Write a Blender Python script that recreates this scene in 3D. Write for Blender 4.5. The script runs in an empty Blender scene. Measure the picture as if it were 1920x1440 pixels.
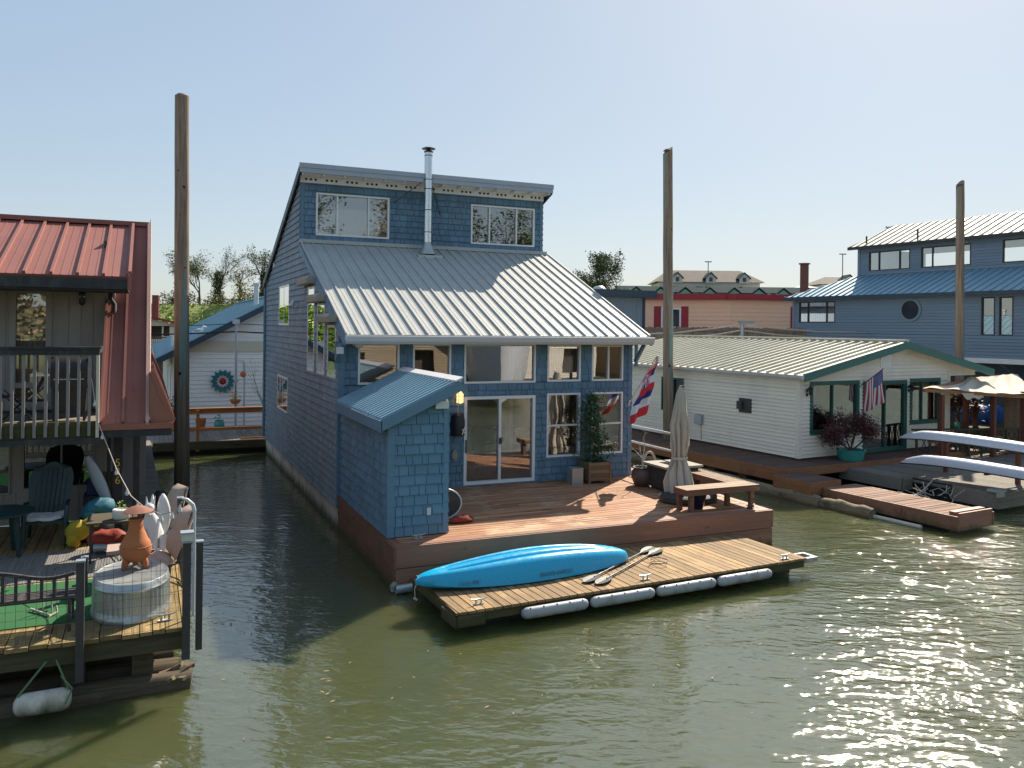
import bpy, bmesh, math, random
from mathutils import Vector, Matrix, noise
R = math.radians
rnd = random.Random(7)
S = bpy.context.scene
C = S.collection
# ---------------------------------------------------------------- camera, sky, sun, exposure
cam_d = bpy.data.cameras.new('camera'); cam = bpy.data.objects.new('camera', cam_d); C.objects.link(cam); S.camera = cam
cam_d.sensor_width = 36; cam_d.lens = 36*1550/1920; cam_d.shift_y = -107/1920; cam_d.clip_start = .1; cam_d.clip_end = 3000
YAW = math.atan(685/1550); ROLL = R(.68)
_f = Vector((math.sin(YAW), math.cos(YAW), 0)); _r = Vector((math.cos(YAW), -math.sin(YAW), 0)); _u = Vector((0, 0, 1))
_r2 = _r*math.cos(ROLL)+_u*math.sin(ROLL); _u2 = _u*math.cos(ROLL)-_r*math.sin(ROLL)
cam.matrix_world = Matrix(((_r2.x, _u2.x, -_f.x, 0), (_r2.y, _u2.y, -_f.y, 0), (_r2.z, _u2.z, -_f.z, 4.46), (0, 0, 0, 1)))
SUN_AZ, SUN_EL = R(51), R(38.7)
W = bpy.data.worlds.new('World'); S.world = W; W.use_nodes = True
wn = W.node_tree.nodes; wl = W.node_tree.links
sky = wn.new('ShaderNodeTexSky'); sky.sky_type = 'NISHITA'; sky.sun_disc = False
sky.sun_elevation = SUN_EL; sky.sun_rotation = SUN_AZ; sky.air_density = 1.0; sky.dust_density = .9; sky.ozone_density = 1.5; sky.altitude = 0
bg = wn['Background']; bg.inputs[1].default_value = .214
gam = wn.new('ShaderNodeGamma'); gam.inputs[1].default_value = .30       # thin high haze evens the sky out
wl.new(sky.outputs[0], gam.inputs[0]); hs = wn.new('ShaderNodeHueSaturation'); hs.inputs['Saturation'].default_value = 1.6; wl.new(gam.outputs[0], hs.inputs['Color']); tn = wn.new('ShaderNodeMix'); tn.data_type = 'RGBA'; tn.blend_type = 'MULTIPLY'; tn.inputs[0].default_value = 1; tn.inputs[7].default_value = (.93, 1., 1.06, 1); wl.new(hs.outputs[0], tn.inputs[6]); wl.new(tn.outputs[2], bg.inputs[0])
sun_d = bpy.data.lights.new('sun', 'SUN'); sun_d.energy = 4.7; sun_d.angle = R(.5); sun_d.color = (1, .88, .72)
sun = bpy.data.objects.new('sun', sun_d); C.objects.link(sun)
sdir = Vector((math.sin(SUN_AZ)*math.cos(SUN_EL), math.cos(SUN_AZ)*math.cos(SUN_EL), math.sin(SUN_EL)))
sun.rotation_euler = sdir.to_track_quat('Z', 'Y').to_euler(); sun.location = (30, 30, 40)
S.view_settings.view_transform = 'Standard'; S.view_settings.look = 'None'; S.view_settings.exposure = .95; S.view_settings.gamma = 1
S.render.engine = 'CYCLES'; S.cycles.max_bounces = 7; S.cycles.transparent_max_bounces = 16; S.cycles.caustics_reflective = False; S.cycles.caustics_refractive = False

# ---------------------------------------------------------------- materials
class NT:
    def __init__(s, name):
        s.m = bpy.data.materials.new(name); s.m.use_nodes = True; s.t = s.m.node_tree; s.n = s.t.nodes
        s.b = s.n['Principled BSDF']; s.out = s.n['Material Output']
        s.tc = s.n.new('ShaderNodeTexCoord'); s.co = s.tc.outputs['Object']
    def link(s, a, b): s.t.links.new(a, b)
    def mapping(s, scale, loc=(0, 0, 0), src=None):
        m = s.n.new('ShaderNodeMapping'); m.inputs['Scale'].default_value = scale; m.inputs['Location'].default_value = loc
        s.link(src or s.co, m.inputs[0]); return m.outputs[0]
    def noise(s, scale, src=None, detail=4, rough=.55, dist=0):
        n = s.n.new('ShaderNodeTexNoise'); n.inputs['Scale'].default_value = scale; n.inputs['Detail'].default_value = detail
        n.inputs['Roughness'].default_value = rough; n.inputs['Distortion'].default_value = dist
        s.link(src or s.co, n.inputs['Vector']); return n.outputs['Fac']
    def ramp(s, fac, stops):
        r = s.n.new('ShaderNodeValToRGB'); e = r.color_ramp.elements
        while len(e) > 1: e.remove(e[-1])
        e[0].position = stops[0][0]; e[0].color = (*stops[0][1], 1)
        for p, c in stops[1:]:
            x = e.new(p); x.color = (*c, 1)
        s.link(fac, r.inputs[0]); return r.outputs[0]
    def mix(s, fac, a, b, mode='MIX'):
        m = s.n.new('ShaderNodeMix'); m.data_type = 'RGBA'; m.blend_type = mode
        for v, i in ((fac, 0), (a, 6), (b, 7)):
            if hasattr(v, 'links'): s.link(v, m.inputs[i])
            elif i: m.inputs[i].default_value = (*v, 1)
            else: m.inputs[0].default_value = v
        return m.outputs[2]
    def math(s, op, a, b=None, clamp=False):
        m = s.n.new('ShaderNodeMath'); m.operation = op; m.use_clamp = clamp
        for v, i in ((a, 0), (b, 1)):
            if v is None: continue
            if hasattr(v, 'links'): s.link(v, m.inputs[i])
            else: m.inputs[i].default_value = v
        return m.outputs[0]
    def rand(s):
        return s.n.new('ShaderNodeNewGeometry').outputs['Random Per Island']
    def bump(s, h, strength=.3, dist=.01, prev=None):
        b = s.n.new('ShaderNodeBump'); b.inputs['Strength'].default_value = strength; b.inputs['Distance'].default_value = dist
        s.link(h, b.inputs['Height'])
        if prev: s.link(prev, b.inputs['Normal'])
        return b.outputs[0]
    def fin(s, col=None, rough=None, metal=None, normal=None, spec=None):
        for v, k in ((col, 'Base Color'), (rough, 'Roughness'), (metal, 'Metallic'), (normal, 'Normal'), (spec, 'Specular IOR Level')):
            if v is None: continue
            if hasattr(v, 'links'): s.link(v, s.b.inputs[k])
            elif k == 'Base Color': s.b.inputs[k].default_value = (*v, 1)
            else: s.b.inputs[k].default_value = v
        return s.m
def sc3(c, k): return tuple(min(1, x*k) for x in c)
def waterline(t, col, top=.14):       # algae and wet wood in a ragged band just above the river
    g = t.n.new('ShaderNodeNewGeometry'); sx = t.n.new('ShaderNodeSeparateXYZ'); t.link(g.outputs['Position'], sx.inputs[0])
    n = t.noise(3.5, t.mapping((1, 1, .35)), 5, .7)
    z = t.math('ADD', sx.outputs[2], t.math('MULTIPLY', t.math('SUBTRACT', n, .5), -.55))
    f = t.ramp(t.math('ADD', z, .5), [(.5+top*.3, (.85,)*3), (.5+top+.10, (0, 0, 0))])
    return t.mix(f, col, t.mix(n, (.018, .022, .010), (.075, .085, .025)))
def paint(name, c, rough=.55, var=.12, scale=3., metal=0, bump=.1, isl=.0, dirt=None, spec=.5, bscale=60, wl=0, streak=0):
    t = NT(name); n = t.noise(scale, detail=6, rough=.65)
    col = t.mix(n, sc3(c, 1-var), sc3(c, 1+var))
    if isl: col = t.mix(t.rand(), t.mix(1, col, (1-isl,)*3, 'MULTIPLY'), t.mix(1, col, (1+isl,)*3, 'MULTIPLY'))
    if dirt:
        d = t.noise(scale*.55, t.mapping((1, 1, .5)), 7, .7)
        col = t.mix(t.ramp(d, [(.52, (0, 0, 0)), (.72, (dirt[1],)*3)]), col, dirt[0])
    if streak:
        sk = t.noise(1., t.mapping((5, 5, .45), (7, 3, 1)), 5, .65); col = t.mix(t.ramp(sk, [(.50, (0, 0, 0)), (.75, (streak,)*3)]), col, sc3(c, 1.75)); col = t.mix(t.ramp(sk, [(.25, (streak*.8,)*3), (.45, (0, 0, 0))]), col, sc3(c, .55))
    if wl: col = waterline(t, col, wl)
    rr = t.ramp(t.noise(scale*2.3), [(.3, (max(0, rough-.08),)*3), (.7, (min(1, rough+.08),)*3)])
    nm = t.bump(t.noise(bscale, detail=3), bump, .004) if bump else None
    return t.fin(col, rr, metal, nm, spec)
def wood(name, c1, c2, axis=0, rough=.75, isl=.25, stain=None, scale=1., stainpos=(.5, .68), bump=.5, wl=0):
    t = NT(name); s = [22*scale]*3; s[axis] = 1.1*scale
    r = t.rand(); v = t.n.new('ShaderNodeVectorMath'); v.operation = 'ADD'; cmb = t.n.new('ShaderNodeCombineXYZ')
    rr = t.math('MULTIPLY', r, 37.); [t.link(rr, cmb.inputs[i]) for i in range(3)]
    t.link(t.co, v.inputs[0]); t.link(cmb.outputs[0], v.inputs[1])
    mp = t.mapping(tuple(s), src=v.outputs[0]); n = t.noise(1., mp, 8, .7, .3)
    col = t.ramp(n, [(.3, c1), (.68, c2)])
    col = t.mix(r, t.mix(1, col, (1-isl,)*3, 'MULTIPLY'), t.mix(1, col, (1+isl*.8,)*3, 'MULTIPLY'))
    if stain:
        big = t.noise(.9, detail=8, rough=.72)
        mm = t.math('ADD', t.math('MULTIPLY', big, .6), t.math('MULTIPLY', n, .4))
        col = t.mix(t.ramp(mm, [(stainpos[0], (0, 0, 0)), (stainpos[1], (1, 1, 1))]), col, stain)
    knots = t.noise(9, t.mapping(tuple(.5 if i != axis else .25 for i in range(3))), 2)
    col = t.mix(t.ramp(knots, [(.68, (0, 0, 0)), (.74, (.6,)*3)]), col, sc3(c1, .45))
    if wl: col = waterline(t, col, wl)
    return t.fin(col, rough, 0, t.bump(n, bump, .004), .35)
M = {}
BLUE = (.125, .215, .30)
M['shingle'] = paint('blue_shingle', BLUE, .72, .22, 1.6, isl=.13, bump=.5, dirt=((.085, .12, .15), .4), spec=.3, bscale=90, streak=.35)
M['sideshingle'] = paint('weathered_side_shingle', (.205, .275, .345), .75, .2, 1.2, isl=.10, bump=.5, dirt=((.28, .28, .30), .5), spec=.3, bscale=90, streak=.3)
M['shedsh'] = paint('shed_shingle', (.128, .232, .32), .75, .1, 1.2, isl=.09, bump=.5, spec=.3, bscale=90)
M['bluetrim'] = paint('blue_trim', (.12, .22, .31), .6, .08, 2)
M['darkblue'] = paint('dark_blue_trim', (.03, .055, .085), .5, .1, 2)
M['roof'] = paint('grey_blue_metal_roof', (.44, .455, .44), .55, .07, .9, metal=0, bump=.05, dirt=((.26, .30, .31), .4), bscale=8, spec=.3, streak=.12)
M['roof_cream'] = paint('cream_metal_roof', (.60, .58, .48), .6, .06, .8, spec=.2, metal=0, bump=.05, dirt=((.3, .3, .24), .35), bscale=8)
M['rib_dark'] = paint('roof_rib', (.2, .22, .2), .5, .1, 1, metal=.2)
M['roof_blue'] = paint('blue_metal_roof', (.235, .385, .48), .45, .12, .8, metal=.1, bump=.05, dirt=((.2, .3, .35), .4), bscale=8)
M['roof_red'] = paint('red_metal_roof', (.28, .105, .085), .6, .15, .8, metal=.1, bump=.05, dirt=((.30, .13, .07), .6), bscale=8)
M['white'] = paint('white_vinyl', (.80, .80, .80), .4, .05, 2)
M['gutter'] = paint('grey_white_gutter', (.55, .57, .6), .4, .08, 2)
M['fascia_grey'] = paint('grey_metal_fascia', (.36, .40, .46), .4, .08, 1.5, metal=.3)
M['concrete'] = paint('float_concrete', (.60, .57, .50), .9, .25, 1.4, bump=.6, dirt=((.14, .13, .09), .9), spec=.2, wl=.16)
M['lap_white'] = paint('white_lap_siding', (.80, .75, .66), .6, .06, .8, isl=.04, bump=.2, dirt=((.5, .48, .42), .4))
M['lap_salmon'] = paint('salmon_siding', (.88, .56, .39), .7, .06, .6, isl=.03)
M['lap_blue'] = paint('slate_blue_siding', (.19, .255, .33), .65, .08, .8, isl=.05)
M['green_trim'] = paint('dark_green_trim', (.02, .10, .085), .45, .1, 2)
M['green_fascia'] = paint('green_fascia', (.045, .15, .135), .45, .1, 2)
M['brown_siding'] = paint('brown_board_siding', (.34, .30, .28), .8, .12, 1.2, isl=.06, bump=.3)
M['black'] = paint('black_paint', (.018, .018, .02), .45, .2, 3)
M['blacktrim'] = paint('black_trim', (.02, .022, .026), .6, .3, 4, dirt=((.12, .12, .11), .5))
M['darkpost'] = paint('dark_post', (.05, .047, .05), .7, .25, 5, bump=.4)
M['moss'] = wood('mossy_board', (.05, .05, .02), (.12, .105, .05), 0, .9, .2, (.07, .085, .02))
M['deck'] = wood('red_stained_deck', (.21, .09, .048), (.54, .29, .165), 0, .6, .28, (.56, .41, .27), .9, (.50, .62), .6)
M['deck'].node_tree.nodes['Principled BSDF'].inputs['Specular IOR Level'].default_value = .2
M['deckside'] = wood('red_brown_deck_fascia', (.21, .10, .065), (.33, .17, .115), 0, .6, .12, (.19, .11, .075), .5, wl=.10)
M['deckmoss'] = wood('side_deck_fascia_with_moss', (.16, .075, .045), (.24, .12, .08), 1, .65, .12, (.07, .075, .02), .5, (.56, .66), wl=.20)
M['dockwood'] = wood('weathered_gold_planks', (.11, .06, .025), (.55, .37, .18), 1, .8, .40, (.23, .15, .08), 1.2, (.46, .58), .9)
M['dockedge'] = wood('dock_edge_moss', (.06, .06, .03), (.14, .12, .06), 0, .9, .2, wl=.2)
M['greydock'] = wood('grey_dock_planks', (.13, .115, .10), (.27, .25, .22), 0, .85, .2, (.2, .17, .12), 1)
M['darkdeck'] = wood('dark_red_deck', (.075, .045, .038), (.14, .085, .07), 1, .8, .2)
M['cedar'] = wood('cedar_board', (.20, .09, .045), (.36, .17, .085), 1, .7, .15, (.12, .07, .045), .6, wl=.16)
M['cedarx'] = wood('cedar_board_x', (.22, .10, .045), (.38, .18, .085), 0, .7, .15)
M['orange'] = wood('orange_rail', (.30, .11, .035), (.46, .19, .06), 0, .6, .1)
M['olddeck'] = wood('old_mossy_deck', (.12, .085, .04), (.42, .30, .13), 1, .9, .25, (.09, .075, .035), 1, (.52, .64))
M['beam'] = wood('old_beam', (.05, .045, .03), (.12, .10, .065), 0, .9, .2, (.07, .075, .025))
M['log'] = wood('wet_log', (.03, .024, .016), (.13, .10, .065), 0, .8, .3, (.05, .05, .02), .8)
M['logdry'] = wood('dry_log', (.08, .065, .045), (.30, .24, .16), 1, .9, .3, (.12, .13, .04), .5)
M['fence'] = wood('brown_fence', (.19, .14, .11), (.36, .28, .22), 2, .9, .2)
M['planter'] = wood('planter_wood', (.13, .085, .05), (.26, .18, .11), 0, .85, .2)
M['bench'] = wood('bench_wood', (.15, .07, .045), (.24, .12, .08), 0, .65, .12, (.30, .22, .15), 1, (.55, .66))
M['benchtop'] = wood('bench_top', (.20, .13, .08), (.42, .31, .20), 0, .75, .15)
M['redpost'] = wood('red_brown_post', (.10, .035, .025), (.19, .07, .045), 2, .7, .1)
M['hardie'] = paint('glass_black', (.02, .02, .02), .2)
M['concrete2'] = paint('tan_stone', (.30, .28, .24), .8, .12, 5)
M['darkslate'] = wood('dark_slate_wood', (.035, .033, .035), (.07, .065, .065), 0, .7, .1)
M['terracotta'] = paint('terracotta', (.42, .14, .05), .8, .12, 6, bump=.3)
M['rusty'] = paint('rusty_lid', (.26, .11, .07), .85, .3, 18, bump=.5, dirt=((.2, .07, .04), .8))
M['rustpile'] = paint('rusty_steel', (.17, .07, .05), .8, .25, 3, bump=.3)
M['galv'] = paint('galvanised_steel', (.42, .46, .46), .38, .12, 4, metal=.6, bump=.1)
M['chrome'] = paint('stainless_pipe', (.62, .64, .66), .22, .06, 6, metal=1, bump=0)
M['alu'] = paint('aluminium', (.6, .6, .6), .3, .05, 6, metal=.9, bump=0)
M['steel_dark'] = paint('dark_steel', (.06, .055, .055), .4, .1, 6, metal=.5, bump=0)
M['stone_white'] = paint('white_plaster', (.62, .62, .62), .7, .08, 8, bump=.3)
M['cushion'] = paint('beige_cushion', (.40, .30, .25), .9, .08, 8, bump=.4, bscale=150)
M['canvas'] = paint('tan_canvas', (.50, .45, .38), .9, .08, 6, bump=.4, bscale=200)
M['awning'] = paint('cream_canopy_cloth', (.55, .50, .42), .9, .06, 4, bump=.3)
M['kayak'] = paint('bright_blue_plastic', (.004, .38, .66), .30, .04, 5, bump=.03, spec=.6)
M['kayaktext'] = paint('grey_decal', (.08, .2, .28), .5)
M['canoe'] = paint('white_gelcoat', (.50, .53, .60), .25, .03, 2, bump=0)
M['canoeb'] = paint('white_bumper_plastic', (.36, .38, .40), .5, .12, 6, bump=.1, dirt=((.14, .14, .12), .8), wl=.08)
M['turquoise'] = paint('turquoise_glaze', (.05, .30, .28), .2, .3, 8, bump=.05)
M['navy'] = paint('navy_glaze', (.012, .015, .04), .2, .2, 4)
M['darkpot'] = paint('brown_pot', (.10, .075, .065), .6, .2, 6)
M['soil'] = paint('soil', (.03, .02, .015), .95, .3, 20)
M['green_plastic'] = paint('dark_green_plastic', (.008, .036, .038), .45, .08, 5, bump=0)
M['yellow'] = paint('yellow_nylon', (.34, .25, .01), .7, .1, 10, bump=.3)
M['teal'] = paint('teal_nylon', (.015, .13, .19), .7, .15, 10, bump=.3)
M['redcloth'] = paint('red_cloth', (.26, .03, .015), .75, .1, 10, bump=.4)
M['cardboard'] = paint('cardboard', (.32, .19, .10), .85, .05, 4)
M['cooler'] = paint('blue_cooler', (.015, .03, .14), .5)
M['turf'] = paint('green_turf', (.014, .115, .032), .9, .2, 40, bump=1., bscale=300)
M['matting'] = wood('striped_mat', (.12, .12, .12), (.26, .25, .24), 1, .85, .1, None, 2)
M['goldnum'] = paint('brass', (.60, .42, .12), .35, .1, 5, metal=.8, bump=0)
M['bark'] = paint('bark', (.07, .052, .038), .95, .3, 14, bump=1., bscale=30)
M['leaf_dark'] = paint('dark_leaf', (.045, .105, .04), .5, .4, 3, isl=.45, bump=0)
M['leaf_olive'] = paint('olive_leaf', (.22, .20, .07), .7, .4, .6, isl=.4, bump=0)
M['leaf_ivy'] = paint('ivy_leaf', (.085, .12, .04), .7, .4, .8, isl=.45, bump=0)
M['leaf_yellow'] = paint('spring_yellow_leaf', (.30, .27, .04), .7, .3, .8, isl=.35, bump=0)
M['leaf_maple'] = paint('maple_leaf', (.085, .022, .026), .6, .3, 3, isl=.45, bump=0)
M['leaf_green'] = paint('bright_leaf', (.30, .40, .06), .7, .3, 2, isl=.4, bump=0)
M['rope'] = paint('rope', (.45, .42, .36), .9)
M['greencord'] = paint('green_cord', (.12, .2, .09), .9)
M['wire'] = paint('black_wire', (.02, .02, .02), .6, bump=0)
M['bulb'] = paint('clear_bulb', (.6, .6, .62), .08, .05, 5, bump=0)
M['tarp'] = paint('blue_tarp', (.01, .10, .38), .5, .2, 3)
M['interior'] = paint('interior_wall', (.78, .68, .52), .8, .1, 1)
M['intfloor'] = wood('interior_floor', (.20, .10, .05), (.34, .19, .10), 0, .35, .1)
M['curtain'] = paint('curtain', (.60, .55, .46), .9, .05, 2)
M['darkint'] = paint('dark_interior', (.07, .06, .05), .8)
M['pinkroof'] = paint('dark_red_trim', (.30, .02, .03), .55)
M['aptwall'] = paint('apartment_wall', (.62, .60, .56), .8, .05, .2)
M['aptroof'] = paint('apartment_shingle', (.16, .14, .12), 1, .2, .6)
M['aptdark'] = paint('dark_green_roof', (.03, .055, .06), 1, .1, .5, spec=.05)
M['aptmint'] = paint('mint_gable', (.25, .42, .36), .8)
M['windowdark'] = paint('dark_window', (.03, .035, .045), .1, bump=0)
M['leaf_grass'] = paint('levee_grass', (.15, .19, .04), .9, .4, .25, bump=1, bscale=1.5)
M['brush'] = paint('bank_brush', (.20, .155, .09), .9, .35, .15, isl=.5, bump=0)
M['tanwall'] = paint('tan_wall', (.34, .27, .19), .8, .15, .5)
M['pierwood'] = wood('pier_planks', (.16, .09, .065), (.34, .21, .155), 0, .85, .25)
M['land'] = paint('land', (.12, .13, .06), .95, .3, .05)
M['boatred'] = paint('antifoul', (.15, .07, .06), .6)
def mk_glass(name, tint=(.92, .93, .92), refl=.24):
    t = NT(name); tr = t.n.new('ShaderNodeBsdfTransparent'); tr.inputs[0].default_value = (*tint, 1)
    g = t.n.new('ShaderNodeBsdfGlossy'); g.inputs['Roughness'].default_value = .0; g.inputs[0].default_value = (.95, .95, .95, 1)
    nb = t.bump(t.noise(.9, detail=2), .05, .02); t.link(nb, g.inputs['Normal'])
    f = t.n.new('ShaderNodeFresnel'); f.inputs[0].default_value = 1.52
    fac = t.math('ADD', t.math('MULTIPLY', f.outputs[0], 1.7), refl, True)
    mx = t.n.new('ShaderNodeMixShader'); t.link(fac, mx.inputs[0]); t.link(tr.outputs[0], mx.inputs[1]); t.link(g.outputs[0], mx.inputs[2])
    t.link(mx.outputs[0], t.out.inputs[0]); return t.m
M['glass'] = mk_glass('window_glass'); M['glass2'] = mk_glass('tinted_glass', (.5, .52, .5), .08)
def mk_lit(name, c, e):
    t = NT(name); t.b.inputs['Base Color'].default_value = (*c, 1); t.b.inputs['Emission Color'].default_value = (*c, 1); t.b.inputs['Emission Strength'].default_value = e; return t.m
M['lamp_on'] = mk_lit('lit_lamp_glass', (1, .52, .18), 1.6)
M['leds'] = paint('frosted_glass', (.6, .62, .6), .3)
def mk_piling():
    t = NT('piling_wood'); n = t.noise(1., t.mapping((14, 14, .7)), 8, .7, .2)
    col = t.ramp(n, [(.3, (.15, .11, .085)), (.55, (.32, .24, .18)), (.75, (.46, .38, .30))])
    st = t.noise(1., t.mapping((3.2, 3.2, .16), (2, 1, 0)), 5, .6)
    col = t.mix(t.ramp(st, [(.52, (0, 0, 0)), (.60, (.75,)*3)]), col, (.15, .34, .34))
    sx = t.n.new('ShaderNodeSeparateXYZ'); t.link(t.co, sx.inputs[0])
    wet = t.math('SUBTRACT', 1., t.math('MULTIPLY', sx.outputs[2], .33), True)
    col = t.mix(t.math('MULTIPLY', wet, .7), col, (.085, .08, .035))
    k = t.noise(5, detail=1); col = t.mix(t.ramp(k, [(.74, (0, 0, 0)), (.78, (1, 1, 1))]), col, (.012, .01, .01))
    return t.fin(col, .85, 0, t.bump(n, .9, .02), .2)
M['piling'] = mk_piling()
def mk_water():
    t = NT('river_water'); P_ = t.tc.outputs['Object']
    big = t.noise(.055, detail=3); rough_area = t.ramp(big, [(.38, (.35,)*3), (.62, (1,)*3)])
    rot = t.n.new('ShaderNodeMapping'); rot.inputs['Rotation'].default_value = (0, 0, R(20)); t.link(P_, rot.inputs[0])
    a = t.noise(1., t.mapping((1.1, 2.6, 1), src=rot.outputs[0]), 3, .5, .5)
    rot2 = t.n.new('ShaderNodeMapping'); rot2.inputs['Rotation'].default_value = (0, 0, R(42)); t.link(P_, rot2.inputs[0])
    b = t.noise(1., t.mapping((4.2, 8, 1), src=rot2.outputs[0]), 3, .5, .4)
    w = t.noise(1., t.mapping((.35, .5, 1), (4, 4, 0), rot.outputs[0]), 2, .5)
    c = t.noise(1., t.mapping((13, 25, 1), (3, 1, 0), rot.outputs[0]), 2, .5, .3)
    h = t.math('ADD', t.math('MULTIPLY', a, .52), t.math('MULTIPLY', t.math('MULTIPLY', b, rough_area), .36))
    h = t.math('ADD', h, t.math('MULTIPLY', w, .7)); h = t.math('ADD', h, t.math('MULTIPLY', t.math('MULTIPLY', c, rough_area), .04))
    # choppier where the wind reaches open water, calm in the lee of the houses (position in the river, in metres)
    sx = t.n.new('ShaderNodeSeparateXYZ'); t.link(P_, sx.inputs[0])
    open_ = t.math('ADD', t.math('MULTIPLY', sx.outputs[0], .045), t.math('MULTIPLY', sx.outputs[1], -.075))
    op = t.ramp(t.math('ADD', open_, .75), [(.0, (.22,)*3), (.30, (.32,)*3), (.48, (.48,)*3), (.68, (.90,)*3)])
    bm = t.n.new('ShaderNodeBump'); bm.inputs['Distance'].default_value = .165
    t.link(t.math('MULTIPLY', op, 1.0), bm.inputs['Strength']); t.link(h, bm.inputs['Height'])
    murk = t.noise(.25, detail=4)
    col = t.mix(murk, (.054, .064, .026), (.084, .095, .041))
    t.b.inputs['IOR'].default_value = 2.35; t.b.subsurface_method = 'BURLEY'; t.b.inputs['Subsurface Weight'].default_value = 1.; t.b.inputs['Subsurface Radius'].default_value = (.5, .6, .3); t.b.inputs['Subsurface Scale'].default_value = .9
    return t.fin(col, .035, 0, bm.outputs[0], .5)
M['water'] = mk_water()

# ---------------------------------------------------------------- builders
FR = [Vector((0, 0, 0)), 0.]                      # current frame (origin, turn about z)
ORG = {}
def frame(o=(0, 0, 0), deg=0): FR[0] = Vector((o[0], o[1], 0)); FR[1] = R(deg)
def setp(o, label, cat, group=None, kind=None):
    if label: o['label'] = label
    if cat: o['category'] = cat
    if group: o['group'] = group
    if kind: o['kind'] = kind
def thing(name, org, label, cat, group=None, kind=None):
    o = bpy.data.objects.new(name, None); C.objects.link(o); o.empty_display_size = .1
    org = Vector(org); rt = Matrix.Rotation(FR[1], 3, 'Z')
    o.location = FR[0]+rt @ org; o.rotation_euler = (0, 0, FR[1]); ORG[o.name] = org
    setp(o, label, cat, group, kind); return o
def copy_tree(o, parent=None):
    c = o.copy(); C.objects.link(c)
    if parent: c.parent = parent
    ORG[c.name] = ORG[o.name]
    for ch in [x for x in bpy.data.objects if x.parent == o]: copy_tree(ch, c)
    return c
class MB:
    def __init__(s): s.b = bmesh.new(); s.sm = False; s.mi = 0
    def poly(s, pts):
        f = s.b.faces.new([s.b.verts.new(p) for p in pts]); f.smooth = s.sm; f.material_index = s.mi; return f
    def par(s, o, a, b, c):                       # parallelepiped from a corner and three edges
        o, a, b, c = map(Vector, (o, a, b, c))
        if a.cross(b).dot(c) < 0: a, b = b, a
        v = [s.b.verts.new(p) for p in (o, o+a, o+a+b, o+b, o+c, o+a+c, o+a+b+c, o+b+c)]
        for q in ((3, 2, 1, 0), (4, 5, 6, 7), (0, 1, 5, 4), (1, 2, 6, 5), (2, 3, 7, 6), (3, 0, 4, 7)):
            f = s.b.faces.new([v[i] for i in q]); f.material_index = s.mi
        return s
    def box(s, x0, x1, y0, y1, z0, z1): return s.par((x0, y0, z0), (x1-x0, 0, 0), (0, y1-y0, 0), (0, 0, z1-z0))
    def bar(s, p, q, w, h, up=(0, 0, 1)):
        p, q = Vector(p), Vector(q); d = q-p; up = Vector(up); sd = d.cross(up)
        if sd.length < 1e-6: sd = d.cross(Vector((0, 1, 0)))
        sd.normalize(); u2 = sd.cross(d).normalized()
        return s.par(p-sd*w/2-u2*h/2, sd*w, d, u2*h)
    def tube(s, pts, r, n=10, cap=True, smooth=True):
        pts = [Vector(p) for p in pts]; rings = []; rs = r if isinstance(r, (list, tuple)) else [r]*len(pts)
        d0 = (pts[1]-pts[0]).normalized(); ref = Vector((0, 0, 1)) if abs(d0.z) < .9 else Vector((1, 0, 0)); sd = d0.cross(ref).normalized()
        for i, p in enumerate(pts):
            d = (pts[min(i+1, len(pts)-1)]-pts[max(i-1, 0)]).normalized()
            sd = (sd-d*sd.dot(d)).normalized(); up = sd.cross(d)
            rings.append([s.b.verts.new(p+(sd*math.cos(t)+up*math.sin(t))*rs[i]) for t in [2*math.pi*k/n for k in range(n)]])
        for A, B in zip(rings, rings[1:]):
            for k in range(n):
                f = s.b.faces.new((A[k], B[k], B[(k+1) % n], A[(k+1) % n])); f.smooth = smooth; f.material_index = s.mi
        if cap:
            for rg in (rings[0], rings[-1]):
                f = s.b.faces.new(rg); f.material_index = s.mi
        return s
    def lathe(s, prof, c=(0, 0, 0), n=24, sx=1, sy=1, fold=None, smooth=True, capt=True):
        rings = []
        for r, z in prof:
            ring = []
            for k in range(n):
                t = 2*math.pi*k/n; rr = r*(fold(t, z) if fold else 1)
                ring.append(s.b.verts.new((c[0]+rr*math.cos(t)*sx, c[1]+rr*math.sin(t)*sy, c[2]+z)))
            rings.append(ring)
        for A, B in zip(rings, rings[1:]):
            for k in range(n):
                f = s.b.faces.new((A[k], A[(k+1) % n], B[(k+1) % n], B[k])); f.smooth = smooth; f.material_index = s.mi
        if capt:
            for rg in (rings[0], rings[-1]):
                if len(set(tuple(round(x, 5) for x in v.co) for v in rg)) > 2:
                    f = s.b.faces.new(rg); f.material_index = s.mi
        return s
    def ball(s, c, r, n=10, sx=1, sy=1, sz=1, m=6):
        return s.lathe([(max(1e-4, r*math.sin(math.pi*i/m)), -r*sz*math.cos(math.pi*i/m)) for i in range(m+1)], c, n, sx, sy, capt=False)
    def loft(s, rings, close=True, cap=True, smooth=True):
        R_ = [[s.b.verts.new(p) for p in r] for r in rings]; n = len(R_[0])
        for A, B in zip(R_, R_[1:]):
            for k in range(n if close else n-1):
                f = s.b.faces.new((A[k], A[(k+1) % n], B[(k+1) % n], B[k])); f.smooth = smooth; f.material_index = s.mi
        if cap:
            for rg in (R_[0], R_[-1]):
                s.b.faces.new(rg)
        return s
    def clip(s, co, no):                          # drop everything on the side the normal points to
        g = s.b.verts[:]+s.b.edges[:]+s.b.faces[:]
        bmesh.ops.bisect_plane(s.b, geom=g, plane_co=co, plane_no=no, clear_outer=True); return s
    def merge(s, o):
        me = bpy.data.meshes.new('tmp'); o.b.to_mesh(me); o.b.free(); s.b.from_mesh(me); bpy.data.meshes.remove(me); return s
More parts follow.
